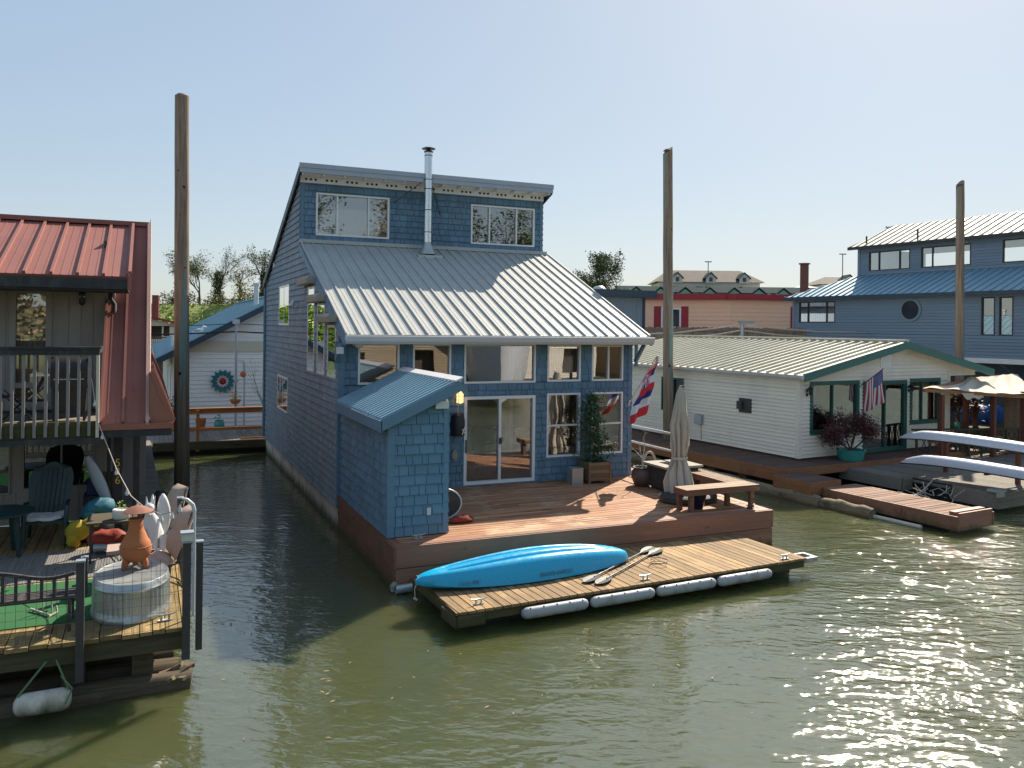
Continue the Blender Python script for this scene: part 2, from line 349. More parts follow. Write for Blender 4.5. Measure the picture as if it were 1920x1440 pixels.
    def rot(s, ang, axis, c):
        bmesh.ops.rotate(s.b, verts=s.b.verts[:], cent=c, matrix=Matrix.Rotation(ang, 3, axis)); return s
    def build_each(s, name, mat, parent):         # every loose piece becomes a part of its own
        seen = set()
        for v0 in list(s.b.verts):
            if v0 in seen: continue
            st, isl = [v0], set()
            while st:
                v = st.pop()
                if v in isl: continue
                isl.add(v); st += [e.other_vert(v) for e in v.link_edges]
            seen |= isl; m = MB(); mp = {v: m.b.verts.new(v.co) for v in isl}
            for f in {f for v in isl for f in v.link_faces}: g = m.b.faces.new([mp[v] for v in f.verts]); g.smooth = f.smooth
            m.build(name, mat, parent)
        s.b.free()
    def wobble(s, amt, sc):
        for v in s.b.verts: v.co += noise.noise_vector(v.co*sc)*amt
        return s
    def build(s, name, mat, parent=None, org=None, label=None, cat=None, group=None, kind=None, fixn=True):
        if fixn: bmesh.ops.recalc_face_normals(s.b, faces=s.b.faces[:])
        me = bpy.data.meshes.new(name); o = bpy.data.objects.new(name, me); C.objects.link(o)
        if parent: og = ORG[parent.name]; o.parent = parent
        else:
            og = Vector(org if org is not None else (0, 0, 0)); o.location = FR[0]+Matrix.Rotation(FR[1], 3, 'Z') @ og; o.rotation_euler = (0, 0, FR[1])
        ORG[o.name] = og
        for v in s.b.verts: v.co -= og
        s.b.to_mesh(me); s.b.free()
        for m in (mat if isinstance(mat, (list, tuple)) else [mat]): me.materials.append(M[m] if isinstance(m, str) else m)
        if any(p.use_smooth for p in me.polygons): me.set_sharp_from_angle(angle=R(42))
        setp(o, label, cat, group, kind); return o
def PT(pl, at, a, d, z):      # point on a wall: pl 'y-' faces -y, 'y+' +y, 'x-' -x, 'x+' +x ; a along the wall, d outwards
    return {'y-': (a, at-d, z), 'y+': (a, at+d, z), 'x-': (at-d, a, z), 'x+': (at+d, a, z)}[pl]
def pbox(mb, pl, at, a0, a1, d0, d1, z0, z1):
    p, q = PT(pl, at, a0, d0, z0), PT(pl, at, a1, d1, z1)
    return mb.box(min(p[0], q[0]), max(p[0], q[0]), min(p[1], q[1]), max(p[1], q[1]), z0, z1)
def wallskin(mb, pl, at, a0, a1, z0, z1, holes=(), kind='shingle', course=.17, clips=(), thick=.12, seed=1):
    """a wall with real openings; its shingles, lap boards or battens are laid on as separate overlapping pieces"""
    t = MB(); rr = random.Random(seed)
    A = sorted({a0, a1, *[min(max(h[i], a0), a1) for h in holes for i in (0, 1)]}); Zs = sorted({z0, z1, *[min(max(h[i], z0), z1) for h in holes for i in (2, 3)]})
    inh = lambda a, z: any(h[0] < a < h[1] and h[2] < z < h[3] for h in holes)
    for i in range(len(A)-1):
        for j in range(len(Zs)-1):
            if inh((A[i]+A[i+1])/2, (Zs[j]+Zs[j+1])/2): continue
            for d in (0, -thick):
                t.poly([PT(pl, at, a, d, z) for a, z in ((A[i], Zs[j]), (A[i+1], Zs[j]), (A[i+1], Zs[j+1]), (A[i], Zs[j+1]))])
    for h in holes:
        for p, q in (((h[0], h[2]), (h[1], h[2])), ((h[1], h[2]), (h[1], h[3])), ((h[1], h[3]), (h[0], h[3])), ((h[0], h[3]), (h[0], h[2]))):
            t.poly([PT(pl, at, p[0], 0, p[1]), PT(pl, at, q[0], 0, q[1]), PT(pl, at, q[0], -thick, q[1]), PT(pl, at, p[0], -thick, p[1])])
    def piece(a, b, zb, zt, db, dt):
        zb += .006 if kind == 'shingle' else .011
        f = [PT(pl, at, a, db, zb), PT(pl, at, b, db, zb), PT(pl, at, b, dt, zt), PT(pl, at, a, dt, zt)]
        g = [PT(pl, at, a, 0, zb), PT(pl, at, b, 0, zb), PT(pl, at, b, 0, zt), PT(pl, at, a, 0, zt)]
        F = [t.b.verts.new(p) for p in f]; G = [t.b.verts.new(p) for p in g]
        t.b.faces.new(F)
        for k in range(4): t.b.faces.new((F[k], G[k], G[(k+1) % 4], F[(k+1) % 4]))
    def ivals(zb, zt):
        iv = [(a0, a1)]
        for h in holes:
            if h[2] < zt-1e-4 and h[3] > zb+1e-4:
                iv = [x for (p, q) in iv for x in ((p, min(q, h[0])), (max(p, h[1]), q)) if x[1]-x[0] > .01]
        return iv
    if kind in ('shingle', 'lap'):
        nrow = int((z1-z0)/course+.999)
        for r in range(nrow):
            zb, zt = z0+r*course, min(z1, z0+(r+1)*course)
            cuts = sorted({zb, zt, *[z for h in holes for z in (h[2], h[3]) if zb < z < zt]})
            for c0, c1 in zip(cuts, cuts[1:]):
                dd = lambda z: .034-.030*(z-zb)/course
                for p, q in ivals(c0, c1):
                    if kind == 'lap': piece(p, q, c0, c1, dd(c0), dd(c1)); continue
                    a = p; r2 = random.Random(r*977+seed)
                    a = a0-r2.random()*.2
                    while a < q:
                        w = r2.choice((.12, .17, .21, .24, .28)); s0, s1 = max(a, p), min(a+w-.011, q); jj = r2.random()*.006
                        if s1-s0 > .01: piece(s0, s1, c0+(jj if c0 == zb else 0), c1, dd(c0)+jj*.4, dd(c1)+jj*.4)
                        a += w
    elif kind == 'batten':
        a = a0
        while a < a1:
            b = min(a+course-.012, a1)
            iv = [(z0, z1)]
            for h in holes:
                if h[0] < b and h[1] > a: iv = [x for (p, q) in iv for x in ((p, min(q, h[2])), (max(p, h[3]), q)) if x[1]-x[0] > .01]
            for p, q in iv: piece(a, b, p, q, .012, .012)
            a += course
    for co, no in clips: t.clip(co, no)
    mb.merge(t)
def window(par, pl, at, a0, a1, z0, z1, vm=(), hm=(), fw=.05, mat='white', proud=.03, glass='glass', name='window', trim=0, label=None, pd=-.035):
    mb = MB()
    for q in ((a0, a1, z0, z0+fw), (a0, a1, z1-fw, z1), (a0, a0+fw, z0+fw, z1-fw), (a1-fw, a1, z0+fw, z1-fw)): pbox(mb, pl, at, q[0], q[1], -.06, proud, q[2], q[3])
    for v in vm: pbox(mb, pl, at, v-fw*.45, v+fw*.45, -.05, proud-.006, z0+fw, z1-fw)
    for h in hm: pbox(mb, pl, at, a0+fw, a1-fw, -.048, proud-.01, h-fw*.45, h+fw*.45)
    if trim:
        for q in ((a0-trim, a1+trim, z0-trim, z0), (a0-trim, a1+trim, z1, z1+trim), (a0-trim, a0, z0, z1), (a1, a1+trim, z0, z1)): pbox(mb, pl, at, q[0], q[1], .0, proud+.012, q[2], q[3])
    w = mb.build(name, mat, par)
    if label: w['label'] = label
    edges = [a0+fw, *sorted(vm), a1-fw]
    g = MB(); g.poly([PT(pl, at, a, pd, z) for a, z in ((a0+fw, z0+fw), (a1-fw, z0+fw), (a1-fw, z1-fw), (a0+fw, z1-fw))])
    g.build('pane', glass, w, fixn=False)
    return w
def seam(mb, o, a, b, L, H, sp=.3, th=.05, rib=.028, ribh=.04, minor=True):
    """standing seam sheet: o corner, a unit vector along the eave (length L), b unit vector up the slope (length H)"""
    o, a, b = Vector(o), Vector(a).normalized(), Vector(b).normalized(); n = a.cross(b)
    if n.z < 0: n = -n
    mb.par(o-n*th, a*L, b*H, n*th)
    k = int(round(L/sp)); sp = L/k
    for i in range(k+1):
        x = min(max(i*sp-rib/2, 0), L-rib); mb.par(o+a*x+n*.0005, a*rib, b*H, n*ribh)
        if minor and i < k:
            for f in (.33, .66): mb.par(o+a*(i*sp+sp*f)+n*.0005, a*.02, b*H, n*.005)
    return mb
def leaves(mb, pts, n, size, spread, rr=rnd, flat=.5):
    for p in pts:
        p = Vector(p)
        for _ in range(n):
            c = p+Vector((rr.gauss(0, 1), rr.gauss(0, 1), rr.gauss(0, .8)))*spread
            s = size*rr.uniform(.6, 1.3); u = Vector((rr.gauss(0, 1), rr.gauss(0, 1), rr.gauss(0, flat))).normalized(); v = u.cross(Vector((rr.gauss(0, 1), rr.gauss(0, 1), rr.gauss(0, 1)))).normalized()
            mb.poly([c-u*s, c+v*s*.45, c+u*s, c-v*s*.45])
def branch(mb, p, d, L, r, depth, tips, rr, bend=.25, kids=(2, 3), up=.12, shrink=.72, spread=.6, n=6):
    pts = [Vector(p)]; rs = [r]; d = Vector(d).normalized(); segs = 4
    for i in range(segs):
        d = (d+Vector((rr.gauss(0, bend), rr.gauss(0, bend), rr.gauss(0, bend*.6)+up))*.45).normalized()
        pts.append(pts[-1]+d*L/segs); rs.append(r*(1-.4*(i+1)/segs))
    mb.tube(pts, rs, n if depth > 1 else 3, cap=False)
    if depth <= 2: tips += pts[2:]
    if depth > 0:
        for k in range(rr.randint(*kids)):
            i = rr.randint(2, segs); ang = Vector((rr.gauss(0, 1), rr.gauss(0, 1), rr.gauss(0, .6))).normalized()
            branch(mb, pts[i], (d+ang*spread).normalized(), L*shrink*rr.uniform(.75, 1.15), rs[i]*.62, depth-1, tips, rr, bend, kids, up, shrink, spread, n)
        branch(mb, pts[-1], d, L*shrink, rs[-1]*.9, depth-1, tips, rr, bend, kids, up, shrink, spread, n)
def text(s, mat, parent, loc, rot, size, ext=.004):
    cu = bpy.data.curves.new('lettering', 'FONT'); cu.body = s; cu.size = size; cu.extrude = ext; cu.align_x = 'CENTER'; cu.materials.append(M[mat])
    tmp = bpy.data.objects.new('tmp', cu); C.objects.link(tmp); dg = bpy.context.evaluated_depsgraph_get(); me = bpy.data.meshes.new_from_object(tmp.evaluated_get(dg)); me.name = 'lettering'; bpy.data.objects.remove(tmp)
    o = bpy.data.objects.new('lettering', me); C.objects.link(o); o.parent = parent; o.location = Vector(loc)-ORG[parent.name]; o.rotation_euler = rot; return o
# ================================================================ SETTING
w = MB(); w.poly([(-400, -120, 0), (500, -120, 0), (500, 160, 0), (-400, 160, 0)]); w.build('water', 'water', kind='structure')
land = MB()
prof = [(138, -1.), (142, 1.6), (150, 7.3), (153, 7.7), (160, 7.6), (175, 3.5), (900, 3.5)]
ring = []
for i in range(121):
    x = -500+i*1200/120; ring.append([(x, y+1.6*math.sin(x*.021), z+(.25*math.sin(x*.13)+.15*math.sin(x*.41) if z > 1.7 and y < 170 else 0)) for y, z in prof])
land.loft(ring, close=False, cap=False); land.build('ground', 'leaf_grass', kind='structure')
bank = MB(); bank.loft([[(x, -60+2*math.sin(x*.05), -1), (x, -64, 2.5), (x, -72, 6), (x, -78, 6.2), (x, -400, 6)] for x in range(-300, 420, 12)], close=False, cap=False)
bank.build('river_bank', 'land', kind='structure')
b = MB()
for i in range(5200):
    x = rnd.uniform(-50, 110); q = rnd.random(); leaves(b, [(x, -63-q*13, 1.5+q*6.5+rnd.random()*1.5)], 2, .55, .5)
b.build('bank_brush', 'brush', label='brown and olive brush covering the bank across the channel', cat='brush', kind='stuff')

b = MB(); rd = random.Random(3)
for cx_, cy_, n_, sp_ in ((2.2, 10.2, 26, .9), (1.4, 12.5, 14, .8), (12.6, 12.2, 16, .8), (10.5, 9.0, 10, 1.4), (3.0, 18, 12, 1.2), (6.5, 9.6, 10, 1.2)):
    for _ in range(n_):
        x, y, s_, a_ = cx_+rd.gauss(0, sp_), cy_+rd.gauss(0, sp_*.7), rd.uniform(.008, .028), rd.random()*6.3
        if (3.7 < x < 11.9 and y > 10.6) or x < .9: continue
        b.poly([(x+s_*math.cos(a_)*1.8, y+s_*math.sin(a_)*1.8, .012), (x-s_*math.sin(a_)*.6, y+s_*math.cos(a_)*.6, .014), (x-s_*math.cos(a_)*1.8, y-s_*math.sin(a_)*1.8, .012), (x+s_*math.sin(a_)*.6, y-s_*math.cos(a_)*.6, .014)])
b.build('floating_debris', 'brush', label='scattered leaves and bits of debris floating on the river', cat='debris', kind='stuff')

# ================================================================ MAIN FLOATING HOUSE
XL, XR, YF, YU, YB = 3.82, 11.2, 17.85, 23.1, 29.8
frame()
H = thing('floating_house', (XL, YF, 0), 'tall blue shingled floating house with grey metal shed roofs in the middle', 'house')
FW = [(4.22, 5.15, 3.16, 4.06), (5.46, 6.37, 3.16, 4.06), (6.69, 8.51, 3.14, 4.05), (8.82, 9.73, 3.15, 4.04), (10.04, 10.94, 3.15, 4.04), (8.82, 9.73, 1.33, 2.87), (10.04, 10.94, 1.34, 2.87)]
DOOR = (6.70, 8.51, .80, 2.84)
m = MB(); wallskin(m, 'y-', YF, XL, XR, .76, 4.36, FW+[DOOR], seed=3)
m.build('front_wall', 'shingle', H)
LO = (0, 17.3, 4.20); LON = (0, -.43, 1); UPc = (0, 22.66, 8.60); UPN = (0, .384, 1)
SW = [(24.72, 26.7, 4.43, 5.64), (24.8, 26.85, 1.83, 2.89)]; TW = [(20.7, 21.66, 3.28, 5.42), (19.4, 20.32, 3.28, 4.98), (18.14, 19.05, 3.28, 4.46)]
for pl, xx, nm, hs in (('x-', XL, 'left_wall', True), ('x+', XR, 'right_wall', False)):
    m = MB()
    wallskin(m, pl, xx, YF, YU, .5, 6.75, TW if hs else [], clips=[(LO, LON)], seed=11, kind='shingle' if hs else 'lap')
    wallskin(m, pl, xx, YU, YB, .5, 8.7, SW if hs else [], clips=[(UPc, UPN)], seed=12, kind='shingle' if hs else 'lap')
    m.build(nm, 'sideshingle', H)
m = MB(); wallskin(m, 'y-', YU, XL, XR, 6.62, 8.5, [(4.24, 6.32, 6.93, 8.11), (8.82, 10.92, 6.93, 8.11)], seed=21); m.build('upper_wall', 'shingle', H)
m = MB(); wallskin(m, 'y+', YB, XL, XR, .5, 5.85, [], kind='lap'); m.build('back_wall', 'shingle', H)
m = MB()                                          # corner boards
for a, b, z1 in ((XL, XL+.11, 4.2), (XR-.11, XR, 4.2)): pbox(m, 'y-', YF, a, b, .0, .032, .76, z1)
for a, b, z1 in ((XL, XL+.1, 8.45), (XR-.1, XR, 8.45)): pbox(m, 'y-', YU, a, b, 0, .032, 6.75, z1)
pbox(m, 'x-', XL, YF-.032, YF+.1, 0, .032, .5, 4.3); pbox(m, 'x-', XL, YB-.1, YB, 0, .032, .5, 5.8)
m.build_each('corner_trim', 'bluetrim', H)
for i, q in enumerate(FW):
    window(H, 'y-', YF, *q, vm=([10.52] if i == 4 else []), hm=([2.09] if i in (5, 6) else []), fw=.045)
window(H, 'y-', YU, 4.24, 6.32, 6.93, 8.11, vm=[4.83, 5.72], fw=.05); window(H, 'y-', YU, 8.82, 10.92, 6.93, 8.11, vm=[9.42, 10.31], fw=.05)
for q in SW: window(H, 'x-', XL, *q, vm=[(q[0]+q[1])/2], fw=.06, pd=.022)
for q in TW: window(H, 'x-', XL, *q, fw=.06, pd=.022)
d = window(H, 'y-', YF, *DOOR, vm=[7.60], fw=.07, name='sliding_door', proud=.035)
k = MB(); k.box(6.735, 6.755, YF-.07, YF-.03, 1.55, 1.85); k.box(7.58, 7.63, YF-.075, YF-.03, 1.72, 1.86); k.build('handle', 'black', d)
m = MB()
seam(m, (3.83, 17.3, 4.26), (1, 0, 0), (0, 1, .426), 7.55, 6.30, .302); m.build('lower_roof', 'roof', H)
m = MB(); seam(m, (3.74, 22.62, 8.775), (1, 0, 0), (0, 1, -.384), 7.52, 7.95, .40, th=.05); m.build('upper_roof', 'roof', H)
m = MB()                                          # flashing where the roof meets the wall
m.box(3.80, 11.3, YU-.13, YU-.02, 6.70, 6.80); m.build('flashing', 'roof', H)
m = MB()                                          # rake boards
m.par((3.785, 17.28, 4.03), (.04, 0, 0), (0, 5.82, 5.82*.426), (0, 0, .19)); m.build('rake_board', 'bluetrim', H)
m = MB(); m.par((11.385, 17.28, 4.03), (.04, 0, 0), (0, 5.82, 5.82*.426), (0, 0, .17)); m.build('rake_board', 'bluetrim', H)
m = MB()
m.par((3.70, 22.62, 8.52), (.04, 0, 0), (0, 7.4, -7.4*.384), (0, 0, .235)); m.build('rake_board', 'darkblue', H)
m = MB(); m.par((11.255, 22.62, 8.52), (.04, 0, 0), (0, 7.4, -7.4*.384), (0, 0, .235)); m.build('rake_board', 'darkblue', H)
m = MB(); m.box(3.70, 11.30, 22.54, 22.615, 8.675, 8.80); m.box(3.71, 11.29, 22.56, 22.615, 8.55, 8.673); m.build('fascia', 'fascia_grey', H)
m = MB(); m.par((3.75, 22.62, 8.695), (7.5, 0, 0), (0, .45, -.17), (0, 0, .015))
n = 13
for i in range(n+1):
    x = 3.80+i*7.4/n; m.box(x-.02, x+.02, 22.62, 23.05, 8.50, 8.60)
m.box(3.8, 11.20, 23.03, 23.06, 8.355, 8.56); m.build('soffit', 'white', H)
# vents as short black discs on the blocking
m = MB()
for i in range(n):
    x = 3.80+(i+.5)*7.4/n
    for dx in (-.13, 0, .13): m.tube([(x+dx, 23.031, 8.45), (x+dx, 23.022, 8.45)], .034, 10)
m.build_each('soffit_vent', 'black', H)
m = MB(); g = [(17.32, 4.23), (17.30, 4.08), (17.24, 4.06), (17.19, 4.12), (17.165, 4.23), (17.185, 4.235), (17.21, 4.13), (17.28, 4.10), (17.30, 4.235)]
m.loft([[(x, y, z) for y, z in g] for x in (3.82, 11.44)], smooth=False); m.build('gutter', 'gutter', H)
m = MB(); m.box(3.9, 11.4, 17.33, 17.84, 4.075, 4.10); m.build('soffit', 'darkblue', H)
for x in (3.745, 11.30):
    m = MB(); m.bar((x, 17.84, 3.62), (x, 17.45, 4.05), .07, .08); m.bar((x, 17.80, 3.5), (x, 17.80, 4.1), .07, .06); m.build('eave_bracket', 'bluetrim', H)
m = MB()
m.par((XL+.02, YF+.06, -.4), (XR-XL-.04, 0, 0), (0, YB-YF-.1, 0), (0, 0, .895)); m.build('float', 'concrete', H)
m = MB(); m.tube([(XL-.06, YB+.02, 5.7), (XL-.06, YB+.02, .55)], .045, 8); m.build('downspout', 'bluetrim', H)
for (y0, y1, z) in ((20.62, 22.2, 5.48), (19.34, 20.75, 5.00), (18.08, 19.35, 4.52)):
    m = MB(); c = [(XL-.02, z), (XL-.02, z+.17), (XL-.17, z+.19), (XL-.24, z+.12), (XL-.24, z)]
    m.loft([[(x, y, zz) for x, zz in c] for y in (y0, y1)], smooth=False); m.box(XL-.2, XL-.17, y0+.06, y1-.06, z-.03, z-.002); m.build('awning_box', 'concrete2', H)
m = MB(); m.tube([(XL-.02, 23.3, 5.1), (XL-.12, 23.3, 5.14)], .03, 8); m.tube([(XL-.11, 23.3, 5.12), (XL-.2, 23.22, 4.93)], [.04, .085], 12); m.build('spotlight', 'gutter', H)
m = MB(); m.box(XL-.06, XL-.02, 27.8, 27.9, 6.3, 6.45); m.build('side_vent', 'white', H)
m = MB(); m.tube([(4.15, 17.5, 4.07), (4.15, 17.5, 4.03)], .13, 16); m.ball((4.15, 17.5, 4.03), .1, sz=.6); m.build('ceiling_light', 'leds', H)
m = MB(); m.box(3.66, 3.80, 17.35, 17.45, 3.85, 3.99); m.bar((3.74, 17.4, 3.98), (3.80, 17.55, 4.05), .03, .03); m.build('floodlight', 'gutter', H)
# flue
m = MB(); cx, cy = 7.30, 22.55
rs = [(.24, 6.50), (.20, 6.62), (.105, 6.80), (.105, 6.86)]
m.box(cx-.36, cx+.36, cy-.28, cy+.24, 6.35, 6.46); m.lathe(rs, (cx, cy, 0), 20)
m2 = m; m2.build('flue_boot', 'galv', H)
m = MB(); m.lathe([(.112, 6.84), (.112, 9.42)], (cx, cy, 0), 22)
fl = m.build('flue_pipe', 'chrome', H)
m = MB()
for z in (7.12, 7.75, 8.35, 8.62, 9.3): m.lathe([(.119, z), (.119, z+.022)], (cx, cy, 0), 22)
m.lathe([(.06, 9.42), (.06, 9.52)], (cx, cy, 0), 12); m.lathe([(.125, 9.40), (.135, 9.43), (.1, 9.45)], (cx, cy, 0), 18)
m.lathe([(.19, 9.50), (.20, 9.515), (.12, 9.55), (.02, 9.57)], (cx, cy, 0), 22)
m.build_each('flue_band', 'steel_dark', fl)
m = MB(); m.bar((cx-.1, cy, 8.62), (cx-.85, YU-.03, 7.98), .018, .018); m.bar((cx+.1, cy, 8.5), (cx+.55, YU-.03, 7.72), .018, .018); m.build_each('strut', 'steel_dark', fl)
# wall things on the front
m = MB(); m.lathe([(.04, -.02), (.085, 0), (.085, .19), (.03, .25)], (6.56, YF-.12, 2.72), 16, sx=.9, sy=.7)
wl_ = m.build('wall_lamp', 'lamp_on', H)
m = MB()
for z in (2.71, 2.78, 2.86, 2.92): m.lathe([(.09, z), (.09, z+.008)], (6.56, YF-.12, 0), 16, sx=.9, sy=.7, capt=False)
for k_ in range(6):
    t = k_*math.pi/3; m.tube([(6.56+.08*math.cos(t), YF-.12+.062*math.sin(t), 2.7), (6.56+.08*math.cos(t), YF-.12+.062*math.sin(t), 2.93)], .005, 5)
m.box(6.5, 6.62, YF-.03, YF-.02, 2.68, 3.0); m.build('lamp_cage', 'alu', wl_)
# interior
m = MB(); m.box(XL+.13, XR-.13, YB-.3, YB-.2, .8, 5.6); m.box(XL+.13, XL+.14, YF+.13, 18.05, .82, 4); m.box(XR-.15, XR-.14, YF+.2, YU, .82, 4.2)
m.box(8.62, 8.72, 19.6, YB-.3, .82, 4.8); m.box(XL+.14, 6.2, 21.5, 21.6, .82, 4.8); m.box(XL+.14, XR-.2, YU+.2, YB-.3, 4.9, 5.0); m.build('interior_wall', 'interior', H)
m = MB(); m.box(XL+.13, XR-.13, YF+.121, YB-.3, .60, .79); m.build('interior_floor', 'intfloor', H)
def curtain(x0, x1, y, z0, z1, folds=9, waist=None):
    m = MB(); N = folds*6; rows = []
    for j in range(9):
        z = z0+(z1-z0)*j/8; k_ = 1 if waist is None else 1-.6*math.exp(-((z-waist)/.22)**2)
        rows.append([((x0+x1)/2+(x0-x1)*(.5-i/N)*-1*k_, y+.035*math.sin(i/N*folds*2*math.pi), z) for i in range(N+1)])
    m.loft(rows, close=False, cap=False); m.build('curtain', 'curtain', H, fixn=False)
curtain(8.9, 9.3, YF+.25, 1.1, 2.9, waist=2.3); curtain(4.4, 6.2, YU+.35, 6.9, 7.75); curtain(9.0, 9.6, YF+.25, 3.1, 4.1)
m = MB(); m.box(8.75, 9.95, 18.5, 19.4, 1.0, 1.45); m.box(8.75, 9.95, 19.2, 19.5, 1.45, 1.85); m.build('sofa', 'curtain', H)
m = MB(); m.lathe([(.30, 1.18), (.34, 1.22), (.34, 1.26)], (7.75, 18.9, 0), 18); m.lathe([(.33, 1.26), (.42, 1.75), (.38, 1.95)], (7.75, 19.0, 0), 20, capt=False)
for dx in (-.22, .22):
    for dy in (-.2, .2): m.box(7.75+dx-.02, 7.75+dx+.02, 18.9+dy-.02, 18.9+dy+.02, .79, 1.2)
m.build('wicker_chair', 'darkslate', H)

m = thing('wind_bell', (6.48, YF-.15, 1.95), 'black bell shaped chime hanging on a chain beside the sliding door', 'wind bell')
b = MB(); b.lathe([(.155, 1.98), (.165, 2.0), (.165, 2.32), (.14, 2.44), (.05, 2.5)], (6.48, YF-.2, 0), 20); b.build('bell', 'black', m)
b = MB(); b.tube([(6.48, YF-.2, 2.48), (6.50, YF-.2, 2.72)], .012, 6); b.bar((6.5, YF-.2, 2.98), (6.5, YF-.01, 2.98), .02, .02); b.tube([(6.5, YF-.2, 2.98), (6.5, YF-.2, 2.72)], .008, 6); b.build('chain', 'alu', m)
b = MB(); b.bar((6.53, YF-.37, 2.02), (6.60, YF-.37, 2.2), .012, .02); b.bar((6.6, YF-.37, 2.04), (6.53, YF-.37, 2.14), .012, .02); b.build('bell_emblem', 'white', m)
b = MB(); b.loft([[(6.47+.07*math.sin(t)*s, YF-.05, 1.52+.12*math.cos(t)*s) for t in [i*math.pi/10 for i in range(20)]] for s in (1, .99)] + [[(6.47+.07*math.sin(t), YF-.075, 1.52+.12*math.cos(t)) for t in [i*math.pi/10 for i in range(20)]]], smooth=False)
b.tube([(6.47, YF-.05, 1.64), (6.47, YF-.05, 1.74)], .006, 5)
b.build('wall_ornament', 'concrete2', org=(6.47, YF-.05, 1.5), label='small leaf shaped metal ornament hung low on the wall beside the sliding door', cat='ornament')

# shed
SH = thing('storage_shed', (3.87, 14.0, .76), 'small blue shingled lean-to shed with ribbed metal roof at the deck corner', 'shed')
sx0, sx1, sy0, sy1 = 3.87, 4.96, 13.98, 17.8
pc, pn = (3.87, 0, 2.80), (-.46, 0, 1)
m = MB(); wallskin(m, 'y-', sy0, sx0, sx1, .77, 3.4, [], clips=[(pc, pn)], seed=31, course=.178); m.build('front_wall', 'shedsh', SH)
m = MB(); wallskin(m, 'x-', sx0, sy0, sy1, .77, 2.78, [], seed=32, course=.178); m.build('left_wall', 'shingle', SH)
m = MB(); wallskin(m, 'x+', sx1, sy0, sy1, .77, 3.2, [], seed=33, course=.178); m.build('right_wall', 'shedsh', SH)
m = MB(); pbox(m, 'y-', sy0, sx0, sx0+.1, 0, .03, .77, 2.68); pbox(m, 'y-', sy0, sx1-.1, sx1, 0, .03, .77, 3.2); pbox(m, 'x-', sx0, sy0-.03, sy0+.09, 0, .03, .77, 2.76); m.build_each('corner_trim', 'bluetrim', SH)
sl = Vector((1, 0, .46)).normalized(); o0 = Vector((3.70, 13.84, 2.83))
m = MB(); m.par(o0-Vector((0, 0, .03)), sl*1.58, (0, 3.68, 0), (0, 0, .03))
nn = Vector((-.46, 0, 1)).normalized()
for i in range(20):
    y = 13.86+i*.188; m.par((3.70, y, 2.832), sl*1.56, (0, .05, 0), nn*.045)
m.build('roof', 'roof_blue', SH)
m = MB(); m.par((5.02, 13.80, 3.47), (.14, 0, .062), (0, 3.74, 0), (0, 0, .03)); m.build('ridge_cap', 'white', SH)
m = MB(); m.par((3.68, 13.80, 2.64), sl*1.62, (0, .03, 0), (0, 0, .18)); m.box(3.665, 3.695, 13.80, 17.5, 2.63, 2.82); m.build('fascia', 'bluetrim', SH)
m = MB(); m.box(4.68, 4.92, 13.86, 13.93, 3.0, 3.13); m.bar((4.80, 13.96, 3.1), (4.9, 13.9, 3.15), .03, .03); m.build('floodlight', 'leds', SH)
m = MB(); m.box(4.56, 4.63, 13.93, 13.958, 1.12, 1.25); m.build('outlet_cover', 'gutter', SH)
b = MB(); b.tube([(3.98, 17.78, 1.6), (3.95, 17.6, 1.62), (3.98, 17.6, 1.45), (4.02, 17.62, 1.1), (4.1, 17.6, .8)], .018, 6)
b.build('garden_hose', 'black', org=(3.98, 17.6, 1.0), label='short black hose hanging from a tap behind the lean-to shed', cat='hose')

# deck
D = thing('deck', (3.85, 13.4, 0), 'reddish brown wooden deck in front of the blue floating house', 'deck')
dx0, dx1, dy0, dy1 = 3.85, 11.8, 13.42, 17.84
m = MB(); y = dy0+.17
while y < dy1-.02:
    y2 = min(y+.138, dy1); x = dx0+.15
    for x2 in (rnd.uniform(6, 8), rnd.uniform(8.6, 10), dx1-.15): m.box(x, x2-.006, y, y2-.011, .725, .76+rnd.uniform(-.002, .002)); x = x2
    y += .142
y = dy1
while y < 23: m.box(11.24, dx1-.15, y, y+.136, .725, .76); y += .142
m.build('planks', 'deck', D)
m = MB(); m.box(dx0, dx1, dy0, dy0+.165, .722, .763); m.box(dx1-.145, dx1, dy0+.168, 23, .722, .763); m.build('border_board', 'deckside', D)
m = MB(); m.box(dx0, dx1, dy0-.045, dy0-.003, .40, .755); m.box(dx0, dx1, dy0-.03, dy0-.003, .0, .385); m.box(dx1+.003, dx1+.04, dy0-.045, 23, .40, .755); m.box(dx1+.003, dx1+.03, dy0-.03, 23, 0, .385)
m.tube([(4.12, dy0-.032, .2), (4.12, dy0-.037, .2)], .03, 10)
m.build('fascia', 'deckside', D)
m = MB(); m.box(dx0-.04, dx0-.003, dy0-.045, 17.82, .38, .755); m.box(dx0-.03, dx0-.003, dy0-.03, 17.82, 0, .37); m.box(dx0, dx0+.148, dy0+.168, 17.82, .722, .763); m.build('side_fascia', 'deckmoss', D)
m = MB(); m.box(dx0+.05, dx1-.05, dy0+.05, 17.8, -.3, .715); m.box(11.3, dx1-.05, 17.8, 23, -.3, .715); m.build('float', 'black', D)
m = MB(); m.tube([(3.80, dy0-.07, .06), (3.78, dy0-.09, .13), (3.83, dy0-.12, .18)], .05, 10); m.tube([(3.82, dy0-.12, .08), (4.10, dy0-.12, .09)], .075, 12); m.build('corner_bumper', 'galv', D)
